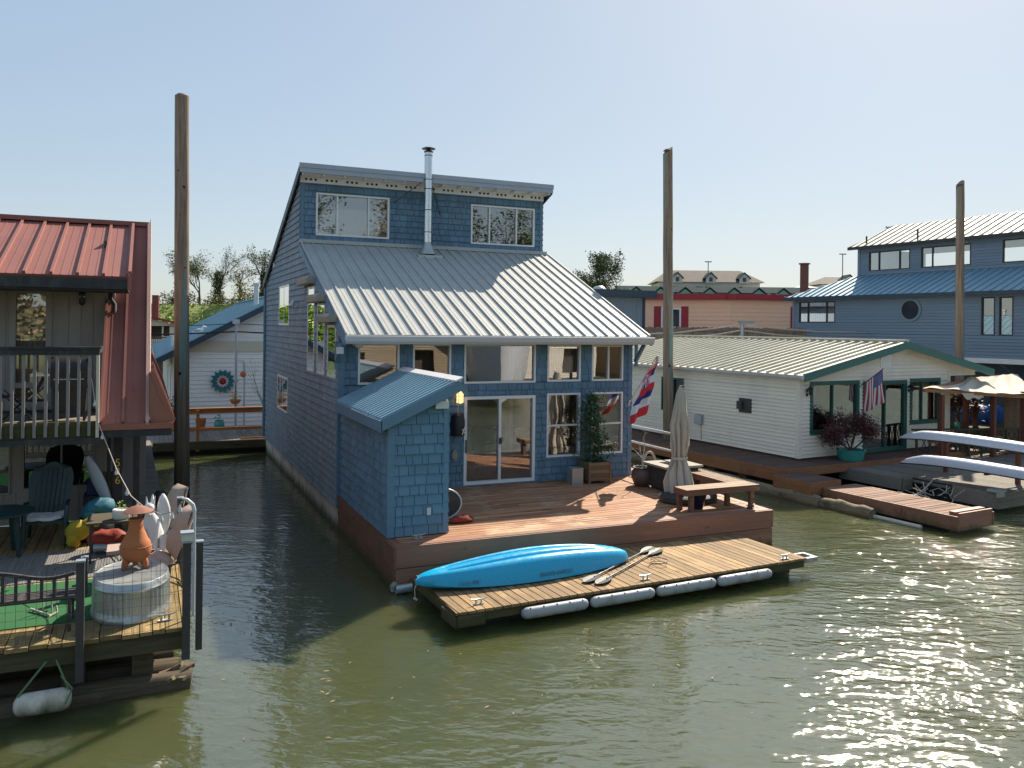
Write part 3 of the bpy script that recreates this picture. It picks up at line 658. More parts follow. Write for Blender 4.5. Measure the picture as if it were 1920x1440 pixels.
def cleat(name, x, y, z, label, rz=0, mt='galv', grp='mooring cleats'):
    b = MB(); b.tube([(x-.13, y, z+.085), (x-.07, y, z+.07), (x+.07, y, z+.07), (x+.13, y, z+.085)], [.008, .012, .012, .008], 8)
    for s_ in (-.045, .045): b.tube([(x+s_, y, z), (x+s_, y, z+.07)], [.016, .010], 8)
    b.box(x-.08, x+.08, y-.03, y+.03, z+.001, z+.012)
    if rz: b.rot(rz, 'Z', (x, y, z))
    return b.build(name, mt, org=(x, y, z), label=label, cat='cleat', group=grp)
cleat('cleat', 11.46, 13.62, .763, 'steel cleat on the far right corner of the red deck under the bench', .2, 'steel_dark')
cleat('cleat', 4.35, 13.75, .763, 'flat cleat on the red deck in front of the lean-to shed', .1)

# swim dock
frame((4.10, 11.13), 3.0); CLD = ((0, 0, 0), (-math.cos(R(3)), math.sin(R(3)), 0))
K = thing('swim_dock', (0, 0, 0), 'low weathered plank dock in front of the red deck with white bumpers', 'dock')
m = MB(); x = 0
x = -.10
while x < 6.80:
    m.box(x, x+.125, .0, 1.95+rnd.uniform(-.015, .015), .31, .35+rnd.uniform(-.003, .003)); x += .1425
m.clip(*CLD); m.build('planks', 'dockwood', K)
m = MB(); m.box(.02, 6.85, .05, .10, .17, .305); m.box(.05, .10, .10, 1.9, .17, .305); m.box(6.78, 6.83, .10, 1.9, .17, .305); m.box(.1, 6.85, 1.85, 1.9, .10, .305)
m.box(-.02, .45, -.03, .025, .14, .30); m.box(-.03, .015, -.03, .5, .14, .30); m.build('frame', 'dockedge', K)
m = MB()
for x0 in (.2, 2.0, 3.9, 5.6): m.box(x0, x0+1.2, .35, 1.8, -.25, .17)
m.build('float', 'black', K)
for x0, x1 in ((1.03, 2.18), (2.23, 3.44), (3.49, 4.70), (4.75, 5.95)):
    m = MB(); L = x1-x0
    def sec(x, k): return [(x, -.055+k*.075*math.cos(t), .205+k*.088*math.sin(t)) for t in [i*math.pi/8 for i in range(16)]]
    m.loft([sec(x0, .35), sec(x0+.02, .7), sec(x0+.07, .95), sec(x0+.12, 1), sec(x1-.12, 1), sec(x1-.07, .95), sec(x1-.02, .7), sec(x1, .35)])
    bp = m.build('bumper', 'canoeb', K)
    m = MB()
    for i in range(5): xx = x0+.12+i*(L-.24)/4; m.tube([(xx, -.10, .282), (xx, -.107, .290)], .014, 8)
    m.build('bolt', 'black', bp)
m = MB(); m.box(6.86, 7.20, .05, .12, .24, .32); m.box(7.13, 7.20, .12, .40, .24, .32); m.box(6.86, 7.12, .34, .40, .24, .32); m.build('edge_rail', 'canoeb', K)
frame()
def dk(x, y): v = Matrix.Rotation(R(3), 2) @ Vector((x, y)); return 4.10+v.x, 11.13+v.y
for (x, y), lb in ((dk(.45, .22), 'pale horn cleat on the near left corner of the plank dock'), (dk(3.42, .16), 'pale horn cleat behind the gap between two white dock bumpers'), (dk(6.45, .12), 'pale horn cleat on the right front corner of the plank dock')):
    cleat('cleat', x, y, .352, lb, R(6), 'galv')

M['darkblade'] = paint('charcoal_blade', (.035, .035, .037), .5, .1, 5); M['shaft'] = paint('grey_shaft', (.14, .14, .15), .55, .1, 5, spec=.3)
# kayak (upside down)
K = thing('kayak', (3.9, 12.2, .35), 'bright blue kayak lying upside down on the plank dock', 'kayak')
m = MB(); N = 44; rings = []; A0, A1 = Vector((3.84, 12.26, 0)), Vector((7.83, 12.55, 0)); ax = (A1-A0).normalized(); sd = Vector((-ax.y, ax.x, 0)); Lk = (A1-A0).length
for i in range(N+1):
    s = i/N; w_ = .015+.425*math.sin(math.pi*s**1.12)**.48
    h = .03+.35*math.sin(math.pi*s**1.1)**.5; zb = .375+(.13 if s < .5 else .05)*abs(2*s-1)**3
    g_ = max(0, 1-abs((s-.48)/.40)**4)
    ring_ = []
    for j in range(29):
        t = -1+2*j/28; at = abs(t)
        z = h*(1-at**5)**.66
        z -= g_*(.085*math.exp(-((at-.32)/.10)**2))
        z -= .02*(1-g_)*0
        ring_.append(A0+ax*(s*Lk)+sd*(t*w_)+Vector((0, 0, zb+z)))
    for j in range(1, 28): t = 1-2*j/28; ring_.append(A0+ax*(s*Lk)+sd*(t*w_*.9)+Vector((0, 0, zb-.035)))
    rings.append(ring_)
m.loft(rings); m.build('hull', 'kayak', K)
for s, dy_ in ((0.004, -1), (.985, 1)):
    m = MB(); p = A0+ax*(s*Lk)+Vector((0, 0, .42)); m.tube([p+ax*dy_*0+Vector((0, 0, .04)), p-sd*.05+ax*.05*dy_+Vector((0, 0, .0)), p-sd*.03+ax*.03*dy_+Vector((0, 0, -.16))], .008, 6); m.tube([p-sd*.09+ax*.03*dy_-Vector((0, 0, .16)), p+sd*.01+ax*.03*dy_-Vector((0, 0, .17))], .017, 8); m.build('carry_handle', 'rope', K)
yaw = math.atan2(ax.y, ax.x)
for tx, s_, off, sz_ in (('MALIBU TWO', .21, -.325, .08), ('OCEAN KAYAK', .57, -.432, .09)):
    p = A0+ax*(s_*Lk)+sd*off+Vector((0, 0, .50)); text(tx, 'kayaktext', K, p, (R(100), math.pi, yaw), sz_, .003)
for k_, (a, b, lb) in enumerate((((6.50, 11.66), (8.66, 13.02), 'black and silver kayak paddle nearer the blue kayak'), ((6.64, 11.50), (8.72, 12.86), 'black and silver kayak paddle lying on the outer side of the pair'))):
    P_ = thing('kayak_paddle', (a[0], a[1], .36), lb, 'paddle', 'paddles on the plank dock')
    A_, B_ = Vector((*a, .385)), Vector((*b, .385)); d_ = (B_-A_).normalized(); s2 = Vector((-d_.y, d_.x, 0)); L_ = (B_-A_).length
    m = MB(); m.tube([A_+d_*.3, B_-d_*.3], .016, 10); m.build('shaft', 'shaft', P_)
    m = MB()
    for q, l_ in ((.42, .14), (.80, .03), (L_/2-.12, .24), (L_-.83, .03), (L_-.56, .14)): m.tube([A_+d_*q, A_+d_*(q+l_)], .019, 10)
    m.build('grip', 'black', P_)
    for e, dr in ((A_, d_), (B_, -d_)):
        m = MB(); out = [(-.04, .03), (.02, .085), (.12, .11), (.28, .10), (.40, .055), (.50, .017)]
        up = [e+dr*x-s2*y_*(1 if y_ else 0)+Vector((0, 0, .012*abs(y_)*10)) for x, y_ in out]; dn = [e+dr*x+s2*y_*.85+Vector((0, 0, .012*abs(y_)*10)) for x, y_ in out]
        md = [e+dr*x for x, y_ in out]
        for i in range(len(out)-1):
            for q in ((up[i], up[i+1], md[i+1], md[i]), (md[i], md[i+1], dn[i+1], dn[i])):
                m.poly(q); m.poly([v-Vector((0, 0, .008)) for v in reversed(q)])
        m.build('blade', 'darkblade', P_, fixn=False)
x, y = 8.62, 12.55
b = MB(); b.tube([(8.2+.16*math.cos(t), 12.1+.13*math.sin(t), .365+.004*i) for i, t in enumerate([k_*.4 for k_ in range(26)])], .007, 6)
b.build('rope_coil', 'wire', org=(8.2, 12.1, .35), label='thin dark rope coil on the plank dock beside the paddles', cat='rope')

# ---------------------------------------------------------------- things on the deck
Z = .762
U = thing('umbrella', (10.62, 14.9, Z), 'closed tan canvas patio umbrella with ragged hem on the red deck', 'umbrella')
ux, uy = 10.62, 14.95
fold = lambda t, z: 1+(.62*abs(math.sin(4.5*t+z*.9+.6*math.sin(t*2)))-.36)*min(1, max(.25, (3.0-z)*1.4))+.10*math.sin(3*t+5*z)+.05*math.sin(17*t+9*z)
m = MB(); m.lathe([(.02, 3.20), (.065, 3.18), (.095, 3.04), (.135, 2.7), (.175, 2.36), (.165, 2.2), (.15, 1.9), (.125, 1.72), (.14, 1.6), (.21, 1.32), (.255, 1.12), (.22, .98)], (ux, uy, 0), 96, fold=fold, capt=False)
for v in m.b.verts:
    if v.co.z < 1.2: v.co.z -= .36*max(-.1, (.45+.4*math.cos(3*math.atan2(v.co.y-uy, v.co.x-ux)+.6)+.3*math.cos(8*math.atan2(v.co.y-uy, v.co.x-ux))))*(1.2-v.co.z)/.22
m.wobble(.07, 3.2); m.wobble(.03, 9); m.build('canopy', 'canvas', U)
m = MB(); m.tube([(ux, uy, Z+.03), (ux, uy, 3.1)], .024, 10); m.tube([(ux+.28, uy+.35, Z+.03), (ux+.26, uy+.33, 3.2)], .045, 10); m.build('mast', 'steel_dark', U)
m = MB(); m.lathe([(.175, 1.63), (.18, 1.66), (.175, 1.69)], (ux, uy, 0), 24, capt=False); m.build('strap', 'canvas', U)
b = MB(); b.lathe([(.62, .0), (.66, .03), (.66, .12), (.58, .165), (.20, .17)], (10.72, 14.75, Z), 40, sy=.78); b.build('base', 'darkslate', U)
B = thing('bench', (9.95, 13.72, Z), 'L-shaped slatted wooden bench at the right corner of the red deck', 'bench')
m = MB()
for i in range(4): m.box(9.96, 11.74, 13.76+i*.105, 13.76+i*.105+.095, 1.185, 1.222)
for i in range(6): m.box(11.30+i*.075, 11.30+i*.075+.052, 14.17, 15.75, 1.185, 1.222)
m.build('slats', 'benchtop', B)
m = MB(); m.box(9.93, 11.78, 13.715, 13.755, 1.10, 1.225); m.box(9.93, 9.96, 13.757, 14.17, 1.10, 1.225); m.box(11.75, 11.78, 13.757, 15.75, 1.10, 1.225); m.box(9.962, 11.29, 14.155, 14.185, 1.10, 1.18); m.box(11.27, 11.298, 14.19, 15.75, 1.10, 1.225); m.box(11.30, 11.748, 15.75, 15.78, 1.10, 1.225); m.build('apron', 'bench', B)
for x, y in ((10.1, 13.80), (10.02, 14.08), (11.20, 14.05), (11.62, 13.80), (11.66, 15.6), (11.33, 15.6), (11.33, 14.9)):
    m = MB(); m.box(x-.045, x+.045, y-.045, y+.045, Z+.001, 1.184); m.build('leg', 'bench', B)
b = thing('flower_pot', (10.42, 14.02, Z), 'dark navy glazed pot tucked under the bench', 'pot')
m = MB(); m.lathe([(.11, .0), (.125, .02), (.19, .28), (.205, .31), (.185, .31), (.17, .26)], (10.42, 14.03, Z), 24); m.build('pot', 'navy', b)
F = thing('fire_table', (10.7, 15.5, Z), 'square dark fire table with pale stone top behind the umbrella', 'fire table')
m = MB(); m.box(10.74, 11.62, 15.62, 16.38, Z+.05, 1.30)
for i in range(5): m.box(10.74+i*.176, 10.74+i*.176+.168, 15.60, 15.618, Z+.06, 1.29)
m.box(10.80, 11.56, 15.68, 16.3, Z, Z+.05); m.build('body', 'darkslate', F)
m = MB(); m.box(10.66, 11.70, 15.54, 15.78, 1.302, 1.35); m.box(10.66, 11.70, 16.22, 16.46, 1.302, 1.35); m.box(10.66, 10.93, 15.782, 16.218, 1.302, 1.35); m.box(11.43, 11.70, 15.782, 16.218, 1.302, 1.35); m.build('top', 'concrete2', F)
m = MB(); m.box(10.93, 11.43, 15.78, 16.22, 1.301, 1.32)
for i in range(60): m.ball((rnd.uniform(10.97, 11.39), rnd.uniform(15.83, 16.17), 1.325), rnd.uniform(.015, .03), 6, m=4)
m.build('lava_rock', 'soil', F)
p = thing('potted_plant', (10.80, 16.9, Z), 'bare twiggy shrub in a big round brown pot beside the fire table', 'potted plant')
px, py = 10.72, 16.55
m = MB(); m.lathe([(.14, 0), (.20, .04), (.27, .22), (.265, .32), (.20, .40), (.225, .44), (.19, .44), (.17, .38)], (px, py, Z), 28); m.build('pot', 'darkpot', p)
m = MB(); tp = []; branch(m, (px, py, Z+.4), (0, 0, 1), .45, .022, 3, tp, random.Random(4), .35, (2, 3), .05, .62, .9); m.build('stems', 'rope', p)
m = MB(); leaves(m, [(px+rnd.gauss(0, .12), py+rnd.gauss(0, .12), Z+.45) for _ in range(14)], 5, .018, .03); m.build('leaves', 'rope', p)
# planter with climber
p = thing('planter_box', (9.6, 16.9, Z), 'square slatted wooden planter with a tall leafy climber by the wall', 'planter')
m = MB()
for k_ in range(5):
    z = Z+.07+k_*.088
    m.box(9.62, 10.16, 17.10, 17.12, z, z+.082); m.box(9.62, 10.16, 17.62, 17.64, z, z+.082); m.box(9.60, 9.62, 17.10, 17.64, z, z+.082); m.box(10.16, 10.18, 17.10, 17.64, z, z+.082)
for x in (9.585, 10.145):
    for y in (17.085, 17.60): m.box(x, x+.05, y, y+.05, Z, Z+.52)
m.build('box', 'planter', p)
m = MB(); m.box(9.63, 10.15, 17.13, 17.61, Z+.4, Z+.47); m.build('soil', 'soil', p)
m = MB()
for x in (9.72, 10.06): m.box(x-.02, x+.02, 17.5, 17.53, Z+.4, 2.58)
for z in (1.5, 1.85, 2.2): m.box(9.66, 10.12, 17.48, 17.499, z, z+.04)
m.bar((9.75, 17.52, 2.46), (10.32, 17.52, 2.52), .05, .07); m.build('trellis', 'planter', p)
m = MB(); cl = []
for i in range(9):
    pts = [(9.88+rnd.gauss(0, .08), 17.42, Z+.45)]
    for j in range(9): q = pts[-1]; pts.append((q[0]+rnd.gauss(-.005, .06), 17.42+rnd.gauss(0, .05), q[2]+rnd.uniform(.12, .24)))
    m.tube(pts, .008, 4, cap=False); cl += pts
m.build('stems', 'bark', p)
m = MB(); cc = []
for i in range(175):
    z = rnd.uniform(1.2, 2.86)
    wd = .20+.14*math.exp(-((z-1.45)/.3)**2)+.03*math.sin(z*7) if z < 2.45 else .10*(2.95-z)/.4+.02
    cx_ = 9.82 if z > 2.3 else 9.88
    cc.append((cx_+rnd.gauss(0, wd*.72), 17.40+rnd.gauss(0, .09), z))
leaves(m, cc, 20, .032, .05); leaves(m, cl, 3, .03, .06); m.build('leaves', 'leaf_dark', p)
b = MB(); b.box(9.19, 9.48, 17.18, 17.46, Z, Z+.37); b.box(9.18, 9.49, 17.17, 17.47, Z+.372, Z+.385)
b.poly([(9.36, 17.176, Z+.33), (9.45, 17.176, Z+.33), (9.41, 17.176, Z+.26)])
b.build('metal_box', 'galv', org=(9.33, 17.3, Z), label='small square galvanised box standing beside the wooden planter', cat='metal box')
b = thing('paddle_board', (5.1, 14.6, Z), 'dark board with white rim leaning behind the right side of the lean-to shed', 'board')
m = MB(); pr = []
for t in [i*math.pi/16 for i in range(17)]: pr.append((max(0, math.sin(t))**.8*.62, math.cos(t)*.31+.34))
m.loft([[(4.98+x*.9, 14.85+dy_, Z+.66-z) for x, z in pr] for dy_ in (0, .10)], smooth=False); m.build('hull', 'darkslate', b)
m = MB(); m.tube([(4.98+x*.9+.005, 14.84, Z+.665-z) for x, z in pr], .015, 8); m.build('rim', 'gutter', b)
b = MB(); b.ball((5.48, 14.62, Z+.07), .17, 14, 1.3, .8, .45); b.ball((5.34, 14.6, Z+.06), .11, 12, 1.2, .9, .5); b.wobble(.035, 9)
b.build('cloth_bundle', 'redcloth', org=(5.45, 14.6, Z), label='crumpled red cloth bundle on the deck beside the shed', cat='cloth bundle')
Rr = thing('pipe_railing', (11.74, 16.4, Z), 'white two-rail pipe railing along the right edge of the red deck', 'railing')
m = MB()
for z in (1.90, 1.48): m.tube([(11.74, 16.3, z), (11.74, 22.9, z)], .028, 10)
m.build('rail', 'gutter', Rr)
for y in (16.5, 19.6, 22.8):
    m = MB(); m.tube([(11.74, y, Z), (11.74, y, 1.9)], .026, 8); m.build('post', 'gutter', Rr)
for (x, y), lb in (((11.55, 16.9), 'left one of two white curved chair backs beyond the fire table'), ((12.02, 16.35), 'right one of two white curved chair backs beyond the bench')):
    b = MB(); y = min(y, 16.9); x = min(x, 11.66)
    pts = [(x+.19*math.cos(t), y, Z+.22+.36*math.sin(t)) for t in [i*math.pi/12 for i in range(13)]]
    if 'left' in lb: pts = [(p_[0]-.12, p_[1]+.45, p_[2]+.06) for p_ in pts]
    b.tube([(pts[0][0], pts[0][1], Z), *pts, (pts[-1][0], pts[-1][1], Z)], .032, 8)
    b.build('bench_hoop', 'canvas', org=(x, y, Z), label=lb.replace('chair backs', 'hoops'), cat='hoop', group='curved hoops beside the bench')
# Hawaiian flag
FL = thing('state_flag', (XR, YF-.1, 2.75), 'striped red white and blue flag with union canton on the house corner', 'flag')
a, b_ = Vector((11.14, YF-.03, 2.60)), Vector((11.56, 17.24, 3.80))
m = MB(); m.tube([a, b_], .014, 8); m.tube([a-Vector((.02, -.02, .08)), a+Vector((.0, 0, .06))], .03, 8); m.build('pole', 'alu', FL)
M['fl_red'] = paint('flag_red', (.62, .03, .03), .7, .05, bump=0); M['fl_white'] = paint('flag_white', (.75, .74, .75), .7, .05, bump=0); M['fl_blue'] = paint('flag_blue', (.03, .035, .22), .7, .05, bump=0); M['us_red'] = paint('faded_red', (.42, .06, .09), .7, .05, bump=0); M['us_blue'] = paint('faded_blue', (.10, .11, .28), .7, .05, bump=0)
def flag(name, f, colour, mats, parent, nu=20, nv=32):
    m = MB(); g_ = [[m.b.verts.new(f(i/nu, j/nv)) for j in range(nv+1)] for i in range(nu+1)]
    for i in range(nu):
        for j in range(nv):
            q = m.b.faces.new((g_[i][j], g_[i+1][j], g_[i+1][j+1], g_[i][j+1])); q.smooth = True
            q.material_index = colour((i+.5)/nu, (j+.5)/nv)
    return m.build(name, mats, parent, fixn=False)
def hawaii(s, t):      # s down the hoist (8 stripes), t along the fly
    if t < .72 and s < .5:
        x, y = t/.72, s/.5
        if abs(x-.5) < .08 or abs(y-.5) < .08: return 0
        if abs(x-.5) < .14 or abs(y-.5) < .14: return 1
        if min(abs(x-y), abs(x-1+y)) < .05: return 0
        if min(abs(x-y), abs(x-1+y)) < .13: return 1
        return 2
    return [1, 0, 2, 1, 0, 2, 1, 0][min(7, int(s*8))]
def hf(s, t):
    w_ = .06+.50*min(1, s*1.25)**.8; p = Vector((11.55, 17.26, 3.76)).lerp(Vector((10.72, 17.20, 2.12)), s)
    return p+Vector((.86, 0, .50))*w_*t+Vector((0, .07*math.sin(t*9+s*3)*s-.05*math.sin(s*14), 0))+Vector((-.05, 0, .02))*math.sin(s*math.pi)
flag('cloth', hf, hawaii, ['fl_red', 'fl_white', 'fl_blue'], FL, 64, 40)
# ================================================================ PILINGS
frame()
def piling(top, bot, r, label, cut=.0, extra=None):
    m = MB(); t, b = Vector(top), Vector(bot); n = 14; pts = [b.lerp(t, i/n)+Vector((rnd.uniform(-.006, .006), rnd.uniform(-.006, .006), 0)) for i in range(n+1)]
    m.tube(pts, [r*(1.08-.1*i/n) for i in range(n+1)], 20)
    pts2 = [v for v in m.b.verts if (v.co-t).length < r*1.2]
    for v in pts2: v.co.z += (v.co.x-t.x)*cut
    m.tube([t-Vector((0, 0, .01)), t+Vector((0, 0, .05))], [r*.98, r*.6], 20)
    if extra: extra(m)
    return m.build('mooring_piling', 'piling', org=(bot[0], bot[1], 0), label=label, cat='piling', group='tall mooring pilings')
piling((.75, 22.52, 10.2), (.87, 22.43, -1.), .173, 'tall weathered piling with green stain between the red roofed house and the blue house')
piling((16.37, 23.93, 10.6), (16.50, 23.85, -1.), .165, 'tall dark piling behind the closed umbrella right of the blue house', .9)
frame((17.51, 18.74), 5.2)
piling((12.46, 3.12, 10.36), (12.6, 3.1, -1), .155, 'rusty brown piling standing before the big slate blue house at far right', 1.2, lambda m: m.box(12.5, 12.85, 3.05, 3.15, 8.05, 8.12))

# ================================================================ LEFT HOUSE
frame()
LH = thing('red_roofed_house', (-3, 17, .8), 'brown two storey floating house with red metal roof and balcony at far left', 'house')
m = MB(); wallskin(m, 'y-', 17.2, -6.5, -.56, 2.85, 5.55, [(-2.25, -1.58, 2.9, 5.07), (-5.6, -3.4, 3.6, 5.0)], kind='batten', course=.20, seed=5); m.build('upper_wall', 'brown_siding', LH)
m = MB(); wallskin(m, 'y-', 17.15, -6.5, -.62, .8, 2.78, [(-2.02, -.86, 1.42, 2.50), (-3.6, -2.20, 1.36, 2.46)], kind='batten', course=.20, seed=6)
m.build('lower_wall', 'brown_siding', LH)
m = MB(); wallskin(m, 'x+', -.56, 17.2, 24.5, 2.8, 6.4, [], kind='batten', course=.2, clips=[((0, 17.2, 5.4), (0, -.2, 1))]); wallskin(m, 'x+', -.62, 17.2, 24.5, .8, 2.8, [], kind='batten', course=.2); m.build('side_wall', 'brown_siding', LH)
dr = window(LH, 'y-', 17.2, -2.25, -1.58, 2.9, 5.07, hm=[3.3], fw=.1, mat='brown_siding', name='door', glass='glass', label='brown balcony door with tall glass pane')
window(LH, 'y-', 17.15, -2.02, -.86, 1.42, 2.50, vm=[-1.40], fw=.03, mat='brown_siding', glass='glass2'); window(LH, 'y-', 17.15, -3.6, -2.20, 1.36, 2.46, fw=.03, mat='brown_siding', glass='glass2'); window(LH, 'y-', 17.2, -5.6, -3.4, 3.6, 5.0, vm=[-4.5], fw=.05, mat='brown_siding')
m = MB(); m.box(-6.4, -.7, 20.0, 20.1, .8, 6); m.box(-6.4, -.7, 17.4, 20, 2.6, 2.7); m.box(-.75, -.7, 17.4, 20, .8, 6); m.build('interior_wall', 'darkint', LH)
m = MB(); rows = []
for j in range(2): rows.append([(-2.15+.5*i/40, 17.42+.03*math.sin(i*.9), 3.0+1.95*j) for i in range(41)])
m.loft(rows, close=False, cap=False); m.build('curtain', 'curtain', LH, fixn=False)
m = MB()     # shed dormer roof, fascia at y 15.8
seam(m, (-6.6, 15.78, 5.25), (1, 0, 0), (0, 3.22, 1.22), 6.31, math.hypot(3.22, 1.22), .40, rib=.045, ribh=.05)
m.build('upper_roof', 'roof_red', LH)
m = MB(); m.box(-6.6, -.28, 15.72, 15.775, 5.03, 5.20); m.box(-6.6, -.3, 15.78, 17.1, 5.0, 5.03); m.build('fascia', 'blacktrim', LH)
m = MB(); m.box(-.31, -.26, 15.7, 15.76, 5.02, 5.26); m.par((-.30, 15.76, 5.29), (.05, 0, 0), (0, 3.2, 1.21), (0, 0, .055)); m.build('rake_trim', 'roof_red', LH)
m = MB(); m.par((-.56, 15.8, 5.0), (.26, 0, 0), (0, 3.2, 1.2), (0, 0, .19)); m.build('soffit', 'blacktrim', LH)
M['baluster'] = paint('weathered_grey_paint', (.23, .21, .20), .8, .2, 5)
M['rosetrim'] = paint('pale_rose_trim', (.5, .32, .27), .5)
m = MB(); bl = math.hypot(4, 3.72)       # steep side strip
seam(m, (-.70, 15.0, 2.80), (1, 0, 0), (0, 4.0, 3.72), .72, bl, .36, rib=.04, ribh=.045); m.build('side_roof', 'roof_red', LH)
m = MB(); m.par((.0, 14.98, 2.70), (.05, 0, 0), (0, 4.02, 3.74), (0, -.08, .12)); m.tube([(.06, 14.96, 2.84), (.06, 19, 6.62)], .014, 8); m.build('rake_trim', 'rosetrim', LH)
m = MB(); m.box(-6.7, .02, 18.9, 19.02, 6.47, 6.56); m.build('ridge_cap', 'roof_red', LH)
m = MB()      # skirt roof down the right side
for k_ in range(30):
    y0 = 15.0+k_*.42
    m.par((.06, y0, 3.62), (0, .06, 0), (.33, 0, -.84), (.07, 0, .05)); m.par((.06, y0+.07, 3.60), (0, .34, 0), (.33, 0, -.84), (.02, 0, .01))
m.poly([(.06, 15.0, 2.80), (.40, 15.0, 2.80), (.06, 15.02, 3.64)]); m.build('skirt_roof', 'roof_red', LH)
m = MB(); m.box(-.74, .42, 14.93, 14.99, 2.70, 2.80); m.box(.39, .44, 14.99, 27.6, 2.70, 2.80); m.build('eave_trim', 'roof_red', LH)
m = MB(); m.box(-.72, .40, 14.96, 15.03, 2.58, 2.695); m.box(-.70, .38, 15.03, 27.4, 2.60, 2.69); m.build('eave_board', 'blacktrim', LH)
m = MB(); m.box(-.68, .05, 17.3, 27, 2.72, 6.0); m.clip((0, 17.3, 4.4), (0, -.93, 1)); m.box(-.64, .02, 19.2, 27, .8, 2.6); m.build('rear_block', 'brown_siding', LH)
m = MB(); m.box(-6.5, -.75, 14.98, 17.15, 2.72, 2.78); m.build('balcony_floor', 'greydock', LH)
m = MB(); m.box(-6.5, -.70, 14.93, 14.975, 2.60, 2.86); m.build('rim_board', 'moss', LH)
m = MB(); m.box(-6.5, -.66, 14.88, 14.98, 2.50, 2.60); m.build('lower_beam', 'blacktrim', LH)
m = MB()
for i in range(24):
    x = -.83-i*.1535
    m.box(x-.022, x+.022, 14.875, 14.91, 2.63, 3.97)
m.build('balusters', 'baluster', LH)
m = MB(); m.box(-6.5, -.69, 14.86, 14.95, 3.93, 4.03); m.box(-6.5, -.66, 14.83, 14.99, 4.031, 4.06); m.box(-.72, -.69, 14.9, 17.1, 3.95, 4.04); m.build('handrail', 'blacktrim', LH)
m = MB(); m.box(-.735, -.69, 14.87, 14.96, 2.6, 3.93); m.build('rail_post', 'curtain', LH)
m = MB(); m.tube([(-1.09, 17.15, 5.05), (-1.09, 17.08, 5.12), (-1.09, 17.08, 5.0)], .02, 8); m.lathe([(.02, .14), (.07, .08), (.05, .07), (.055, -.10), (.02, -.14)], (-1.09, 17.08, 4.9), 8); m.build('porch_lamp', 'black', LH)
m = MB(); m.lathe([(.045, -.06), (.05, .04)], (-1.09, 17.07, 4.89), 8, sy=.8); m.build('lamp_glass', 'leds', LH)
m = MB(); m.tube([(-.62, 17.05, 5.3), (-.62, 17.05, 4.9), (-.55, 17.0, 4.8), (-.55, 17.0, 2.8)], .04, 8); m.build('downspout', 'blacktrim', LH)
m = MB()
for x, w_ in ((-.44, .15), (-.14, .11)): m.box(x-w_/2, x+w_/2, 16.16, 16.3, .8, 2.6)
m.box(-.62, -.56, 16.25, 16.34, .8, 2.6); m.build('porch_post', 'blacktrim', LH)
for i, ch in enumerate('526'):
    text(ch, 'goldnum', LH, (-.44, 16.145, 1.92-i*.155), (R(90), 0, 0), .19, .006)
# balcony things
g = thing('barbecue_grill', (-1.2, 15.9, 2.78), 'black covered barbecue grill on the balcony behind the railing', 'grill')
m = MB(); m.box(-1.45, -.9, 15.6, 16.1, 3.35, 3.62); m.tube([(-1.45, 15.85, 3.62), (-.9, 15.85, 3.62)], .24, 16); m.build('lid', 'black', g)
m = MB(); m.box(-1.42, -.93, 15.65, 16.05, 2.95, 3.35); m.build('cabinet', 'black', g)
m = MB(); m.box(-1.75, -1.46, 15.65, 16.0, 3.55, 3.59); m.tube([(-1.4, 15.57, 3.5), (-.95, 15.57, 3.5)], .012, 8); m.build('side_shelf', 'alu', g)
m = MB()
for x in (-1.4, -.95):
    for y in (15.68, 16.02): m.box(x-.02, x+.02, y-.02, y+.02, 2.79, 2.96)
m.build('leg', 'black', g)
g = thing('folding_chair', (-2.0, 16.0, 2.78), 'black folding camp chair on the balcony left of the grill', 'chair')
m = MB(); m.par((-2.2, 15.8, 3.2), (.5, 0, .06), (0, .45, -.05), (0, 0, .03)); m.build('seat', 'black', g)
m = MB(); m.par((-1.72, 15.8, 3.24), (.18, 0, .42), (0, .45, 0), (.03, 0, 0)); m.build('backrest', 'black', g)
m = MB()
for y in (15.8, 16.25): m.tube([(-2.2, y, 2.79), (-1.65, y, 3.35)], .012, 6); m.tube([(-1.7, y, 2.79), (-2.2, y, 3.3)], .012, 6)
m.build('leg', 'black', g)
b = MB(); b.lathe([(.10, 0), (.12, .4), (.19, .55), (.2, .6), (.17, .6)], (-2.28, 15.3, 2.9), 20); b.build('clay_pot', 'terracotta', org=(-2.28, 15.3, 2.9), label='orange clay pot on the balcony at the far left edge', cat='pot')
# patio deck
LD = thing('patio_deck', (-3, 10.7, 0), 'old mossy plank deck on log floats in front of the red roofed house', 'deck')
m = MB(); x = -6.5
while x < .48:
    wd = rnd.choice((.14, .19, .24)); x2 = min(x+wd, .5); m.box(x, x2-.012, 10.68+rnd.uniform(-.03, .03), 17.1, .755+rnd.uniform(-.006, .004), .80); x += wd
m.build('planks', 'olddeck', LD)
m = MB(); m.box(-6.5, .44, 10.74, 10.82, .52, .752); m.box(.40, .46, 10.83, 17, .55, .752); m.build('rim_beam', 'beam', LD)
m = MB()
for x in (-.75, -2.4, -4.4, .0): m.box(x-.12, x+.12, 11.0, 11.25, -.1, .52); m.box(x-.12, x+.12, 14, 14.3, -.1, .52)
m.build_each('support_block', 'beam', LD)
m = MB(); m.box(-6.4, .3, 13.2, 17, -.2, .5); m.build('float', 'black', LD)
